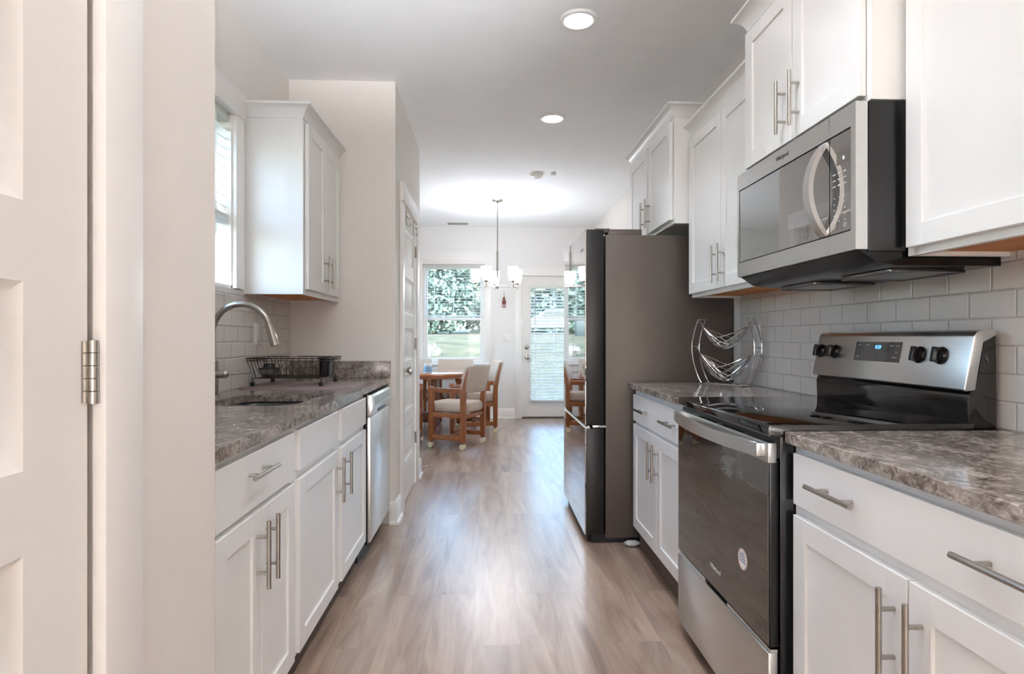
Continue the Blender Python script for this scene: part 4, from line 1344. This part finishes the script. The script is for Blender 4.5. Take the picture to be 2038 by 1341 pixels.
for x, y in ((rx0 + 0.03, ry0 + 0.03), (rx1 - 0.03, ry0 + 0.03), (rx0 + 0.03, ry1 - 0.03), (rx1 - 0.03, ry1 - 0.03)):
    part('foot', MB().tube([(x, y, zb + 0.002), (x, y, ZR + 0.018)], 0.003, 6).box(x - 0.009, x + 0.009, y - 0.009, y + 0.009, ZR, ZR + 0.02, 0.002), M['blackmat'], rk)
cup = MB().lathe([(0, 0), (0.032, 0.0), (0.041, 0.098), (0.045, 0.1), (0.042, 0.102), (0.037, 0.1), (0.029, 0.006), (0, 0.006)], (rx1 - 0.04, 3.16, zb + 0.003), 20, 'z', 0.9, 2.2)
tag(part('utensil_cup', cup, M['black']), 'glossy black utensil cup hooked in the dish rack', 'utensil holder')
bw = thing('lidded_bowl', 'dark lidded wire bowl inside the dish rack', 'bowl', (-1.115, 3.07, zb))
part('bowl', MB().lathe([(0, 0.003), (0.028, 0.004), (0.048, 0.018), (0.053, 0.04), (0.05, 0.04), (0.045, 0.02), (0.025, 0.008), (0, 0.007)], (-1.115, 3.1, zb), 20), M['steeld'], bw)
part('lid', MB().lathe([(0.054, 0.041), (0.052, 0.048), (0.032, 0.052), (0.026, 0.068), (0.018, 0.072), (0, 0.072)], (-1.115, 3.1, zb), 20), M['blackmat'], bw)
part('ring_handle', MB().tube([(-1.115 + 0.016 * math.cos(a * PI / 8), 3.1, zb + 0.084 + 0.016 * math.sin(a * PI / 8)) for a in range(16)], 0.0018, 6, True), M['wire'], bw)

# ------------------------------------------------------------------ dining set
def make_chair(label, group):
    """Chair at the world origin, facing +y: sled sides, padded seat and curved back, on casters."""
    t = thing('dining_chair', label, 'chair', (0, 0, 0), group)
    hw, hd = 0.245, 0.205
    z0 = 0.07
    for s in (-1, 1):
        xa, xb = sorted((s * hw, s * (hw - 0.042)))
        part('leg', MB().box(xa, xb, hd - 0.045, hd + 0.01, z0, 0.63, 0.004), M['oak'], t)
        part('leg', MB().prism([(-hd - 0.02, z0), (-hd + 0.03, z0), (-hd + 0.034, 0.5), (-hd + 0.02, 0.63), (-hd - 0.035, 0.80), (-hd - 0.06, 0.86), (-hd - 0.075, 0.855), (-hd - 0.045, 0.72), (-hd - 0.02, 0.55)], 'x', xa, xb, 0.004), M['oak'], t)
        part('armrest', MB().box(xa, xb, -hd + 0.015, hd - 0.03, 0.585, 0.635, 0.006).box(xa, xb, hd - 0.04, hd + 0.02, 0.60, 0.648, 0.008), M['oak'], t)
        part('seat_rail', MB().box(xa, xb, -hd + 0.02, hd - 0.03, 0.325, 0.375, 0.004), M['oak'], t)
        part('bottom_rail', MB().box(xa, xb, -hd + 0.02, hd - 0.03, 0.09, 0.14, 0.004), M['oak'], t)
    part('stretcher', MB().box(-hw + 0.042, hw - 0.042, -0.03, 0.03, 0.10, 0.13, 0.004), M['oak'], t)
    part('back_stretcher', MB().box(-hw + 0.042, hw - 0.042, -hd - 0.01, -hd + 0.015, 0.32, 0.36, 0.004), M['oak'], t)
    part('seat', MB().prism(rrect(-hw + 0.044, hw - 0.044, -hd - 0.03, hd + 0.05, 0.07, 4), 'z', 0.372, 0.482, 0.042, 5), M['fabric'], t)
    # curved back pad
    m = MB()
    rings = []
    nn = 14
    for k in range(nn + 1):
        u = -1 + 2 * k / nn
        x = u * 0.245
        bow = 0.055 * (1 - u * u)
        ring = []
        for zz, yy in ((0.585, -hd - 0.005), (0.60, -hd - 0.02), (0.72, -hd - 0.045), (0.845, -hd - 0.078), (0.868, -hd - 0.072), (0.865, -hd - 0.045), (0.845, -hd - 0.03), (0.72, -hd + 0.01), (0.60, -hd + 0.032), (0.585, -hd + 0.02)):
            ring.append(m.bm.verts.new((x, yy - bow, zz)))
        rings.append(ring)
    for A, B in zip(rings, rings[1:]):
        for k in range(10):
            m.bm.faces.new((A[k], A[(k + 1) % 10], B[(k + 1) % 10], B[k]))
    m.bm.faces.new(rings[0][::-1]); m.bm.faces.new(rings[-1])
    part('backrest', m, M['fabric'], t)
    for sx in (-1, 1):
        for sy in (-1, 1):
            x, y = sx * (hw - 0.02), sy * (hd - 0.012)
            cs = part('caster', MB().lathe([(0, -0.022), (0.018, -0.02), (0.027, -0.012), (0.028, 0.012), (0.018, 0.02), (0, 0.022)], (x, y, 0.028), 16, 'x').tube([(x, y, 0.028), (x, y, 0.072)], 0.008, 8), M['rubber'], t)
            part('hood', MB().lathe([(0.0, -0.0255), (0.02, -0.024), (0.0285, -0.0235), (0.03, -0.004), (0.0, -0.004)], (x, y, 0.03), 16, 'x').lathe([(0.0, 0.0255), (0.02, 0.024), (0.0285, 0.0235), (0.03, 0.004), (0.0, 0.004)], (x, y, 0.03), 16, 'x'), M['brass'], cs)
    return t

CH = [  # x, y, facing direction, label
    (-0.317, 6.46, (-0.893, 0.45), 'oak caster chair nearest the kitchen, tweed back to the viewer'),
    (-0.13, 7.45, (-0.98, -0.2), 'oak caster chair at the table end nearest the back door'),
    (-0.40, 8.02, (0.1, -1.0), 'oak caster chair under the window behind the near chair'),
    (-1.02, 8.02, (-0.05, -1.0), 'oak caster chair behind the blue candle'),
    (-0.96, 6.5, (0.0, 1.0), 'oak caster chair half hidden by the pantry wall end'),
]
chair0 = make_chair(CH[0][3], 'oak dining chairs on casters')
for i, (x, y, d, lab) in enumerate(CH):
    o = chair0 if i == 0 else copy_tree(chair0)
    o.location = (x, y, 0)
    o.rotation_euler = (0, 0, math.atan2(-d[0], d[1]))
    o['label'] = lab

tx0, tx1, ty0, ty1 = -1.55, -0.28, 6.78, 7.78
tb = thing('dining_table', 'oak dining table with clipped corners and a slab base', 'table', (-0.85, 7.28, 0))
cc = 0.2
def octo(o):
    return [(tx0 + cc - o * .4, ty0 - o), (tx1 - cc + o * .4, ty0 - o), (tx1 + o, ty0 + cc - o * .4), (tx1 + o, ty1 - cc + o * .4), (tx1 - cc + o * .4, ty1 + o), (tx0 + cc - o * .4, ty1 + o), (tx0 - o, ty1 - cc + o * .4), (tx0 - o, ty0 + cc - o * .4)]
part('tabletop', MB().prism(octo(0), 'z', 0.72, 0.748, 0.006), M['oaktop'], tb)
part('edge_band', MB().prism(octo(-0.015), 'z', 0.69, 0.7195, 0.004), M['oak'], tb)
for x in (-1.2, -0.62):
    part('leg', MB().box(x - 0.03, x + 0.03, 7.0, 7.52, 0.1, 0.69, 0.005), M['oakdark'], tb)
    part('foot', MB().prism([(6.86, 0.0), (7.7, 0.0), (7.7, 0.05), (7.5, 0.1), (7.06, 0.1), (6.86, 0.05)], 'x', x - 0.045, x + 0.045, 0.004), M['oakdark'], tb)
part('stretcher', MB().box(-1.17, -0.65, 7.22, 7.3, 0.14, 0.26, 0.004), M['oakdark'], tb)

cn = thing('candle_jar', 'blue candle in a frosted glass jar on the table', 'candle', (-0.69, 7.03, 0.748))
part('jar', MB().lathe([(0, 0), (0.046, 0.001), (0.05, 0.006), (0.05, 0.114), (0.047, 0.115), (0.046, 0.09), (0, 0.088)], (-0.69, 7.03, 0.748), 24), M['frost'], cn)
part('wax_band', MB().lathe([(0.0502, 0.014), (0.0508, 0.016), (0.0508, 0.08), (0.0502, 0.082)], (-0.69, 7.03, 0.748), 24), M['bluewax'], cn)

# ------------------------------------------------------------------ outside
def terrain():
    m = MB()
    nx_, ny_ = 40, 40
    g_ = []
    random.seed(2)
    for j in range(ny_ + 1):
        y = YB + T + 0.02 + 110 * (j / ny_) ** 1.8
        row = []
        for i in range(nx_ + 1):
            x = -70 + 140 * i / nx_
            t_ = max(0.0, min(1.0, (y - 16) / 16))
            z = -0.25 + 1.5 * t_ * t_ * (3 - 2 * t_) + random.uniform(-.05, .05) * min(1, (y - 9) / 10) + 0.02 * max(0, y - 40)
            row.append(m.bm.verts.new((x, y, z)))
        g_.append(row)
    for j in range(ny_):
        for i in range(nx_):
            m.bm.faces.new((g_[j][i], g_[j][i + 1], g_[j + 1][i + 1], g_[j + 1][i]))
    return m
struct('lawn', terrain(), M['lawn'], 'sunlit sloping lawn outside the dining window', 'lawn')
struct('lawn_side', MB().box(-60, XL - T - 0.6, -40, YP - 0.2, -0.35, -0.25).box(-60, XLL - T - 0.05, YP - 0.2, YB + T, -0.35, -0.25), M['lawn'], 'lawn outside the sink window', 'lawn')
struct('road', MB().box(-60, 60, 34, 38.5, 0.6, 1.36), M['road'], 'pale gravel road beyond the lawn', 'road')

def tree(x, y, z, h, r, label, seed):
    rnd = random.Random(seed)
    t = thing('tree', label, 'tree', (x, y, z), 'trees beyond the lawn')
    m = MB().tube([(x, y, z - 0.3), (x + 0.1, y, z + h * 0.35), (x - 0.1, y, z + h * 0.7)], 0.22, 8, False, 0.08)
    for k in range(5):
        a = rnd.uniform(0, 2 * PI)
        b_ = z + h * rnd.uniform(0.3, 0.55)
        m.tube([(x, y, b_), (x + math.cos(a) * r * .6, y + math.sin(a) * r * .6, b_ + h * .2)], 0.08, 6, False, 0.03)
    part('trunk', m, M['bark'], t)
    c = MB()
    for k in range(6500):
        while True:
            p = Vector((rnd.uniform(-1, 1), rnd.uniform(-1, 1), rnd.uniform(-1, 1)))
            if 0.2 < p.length < 1:
                break
        q = Vector((x + p.x * r, y + p.y * r, z + h * 0.5 + p.z * h * 0.5))
        s = rnd.uniform(0.13, 0.34)
        a = Vector((rnd.uniform(-1, 1), rnd.uniform(-1, 1), rnd.uniform(-1, 1))).normalized() * s
        b_ = a.orthogonal().normalized() * s * 0.7
        c.quad([q - a, q + b_, q + a, q - b_])
    part('crown', c, M['leaf'], t, False)
TR = [(-4.5, 50, 11, 4.6), (4.6, 50, 9.5, 4.4), (-9, 62, 13, 4.4), (0.1, 62, 12, 4.4), (9.2, 62, 13, 4.4)]
TL = ['tall tree filling the upper dining window', 'tree seen through the top of the back door blind', 'distant tree mirrored in the refrigerator glass', 'distant tree behind the chandelier at the window edge', 'distant tree behind the parked car']
for i, ((x, y, h, r), lab) in enumerate(zip(TR, TL)):
    tree(x, y, 1.2, h, r, lab, i + 40)

car = thing('car', 'white car parked on the road beyond the back door', 'car', (4.0, 36.2, 1.36))
prof = [(1.6, 0.35), (1.7, 0.75), (2.2, 0.95), (3.0, 1.02), (3.5, 1.45), (5.0, 1.5), (5.8, 1.05), (6.3, 0.95), (6.4, 0.4)]
part('body', MB().prism([(x, 1.36 + z) for x, z in prof], 'y', 35.3, 37.0, 0.06), M['carwhite'], car)
part('side_windows', MB().prism([(3.2, 2.42), (3.58, 2.76), (4.9, 2.8), (5.5, 2.42)], 'y', 35.28, 37.02), M['carglass'], car)
for x in (2.4, 5.5):
    for y in (35.4, 36.9):
        part('wheel', MB().lathe([(0, -0.12), (0.32, -0.12), (0.34, 0), (0.32, 0.12), (0, 0.12)], (x, y, 1.36 + 0.34), 20, 'y'), M['rubber'], car)
bn = thing('trash_bin', 'dark wheeled bin standing on the lawn by the road', 'bin', (-3.95, 31.5, 1.2))
part('body', MB().prism([(-4.23, 1.1), (-3.67, 1.1), (-3.61, 2.1), (-4.29, 2.1)], 'y', 31.2, 31.8, 0.02), M['bin'], bn)
part('lid', MB().box(-4.32, -3.58, 31.15, 31.85, 2.1, 2.17, 0.02), M['bin'], bn)
rc = MB()
rc.ball((-2.25, 24.0, 0.5), 0.45, 1.0, 0.8, 0.9, 14, 9)
random.seed(8)
for v_ in rc.bm.verts:
    v_.co += Vector((random.uniform(-.08, .08), random.uniform(-.08, .08), random.uniform(-.1, .1)))
tag(part('boulder', rc, M['rock'], None, False), 'pale boulder on the lawn outside the dining window', 'boulder')
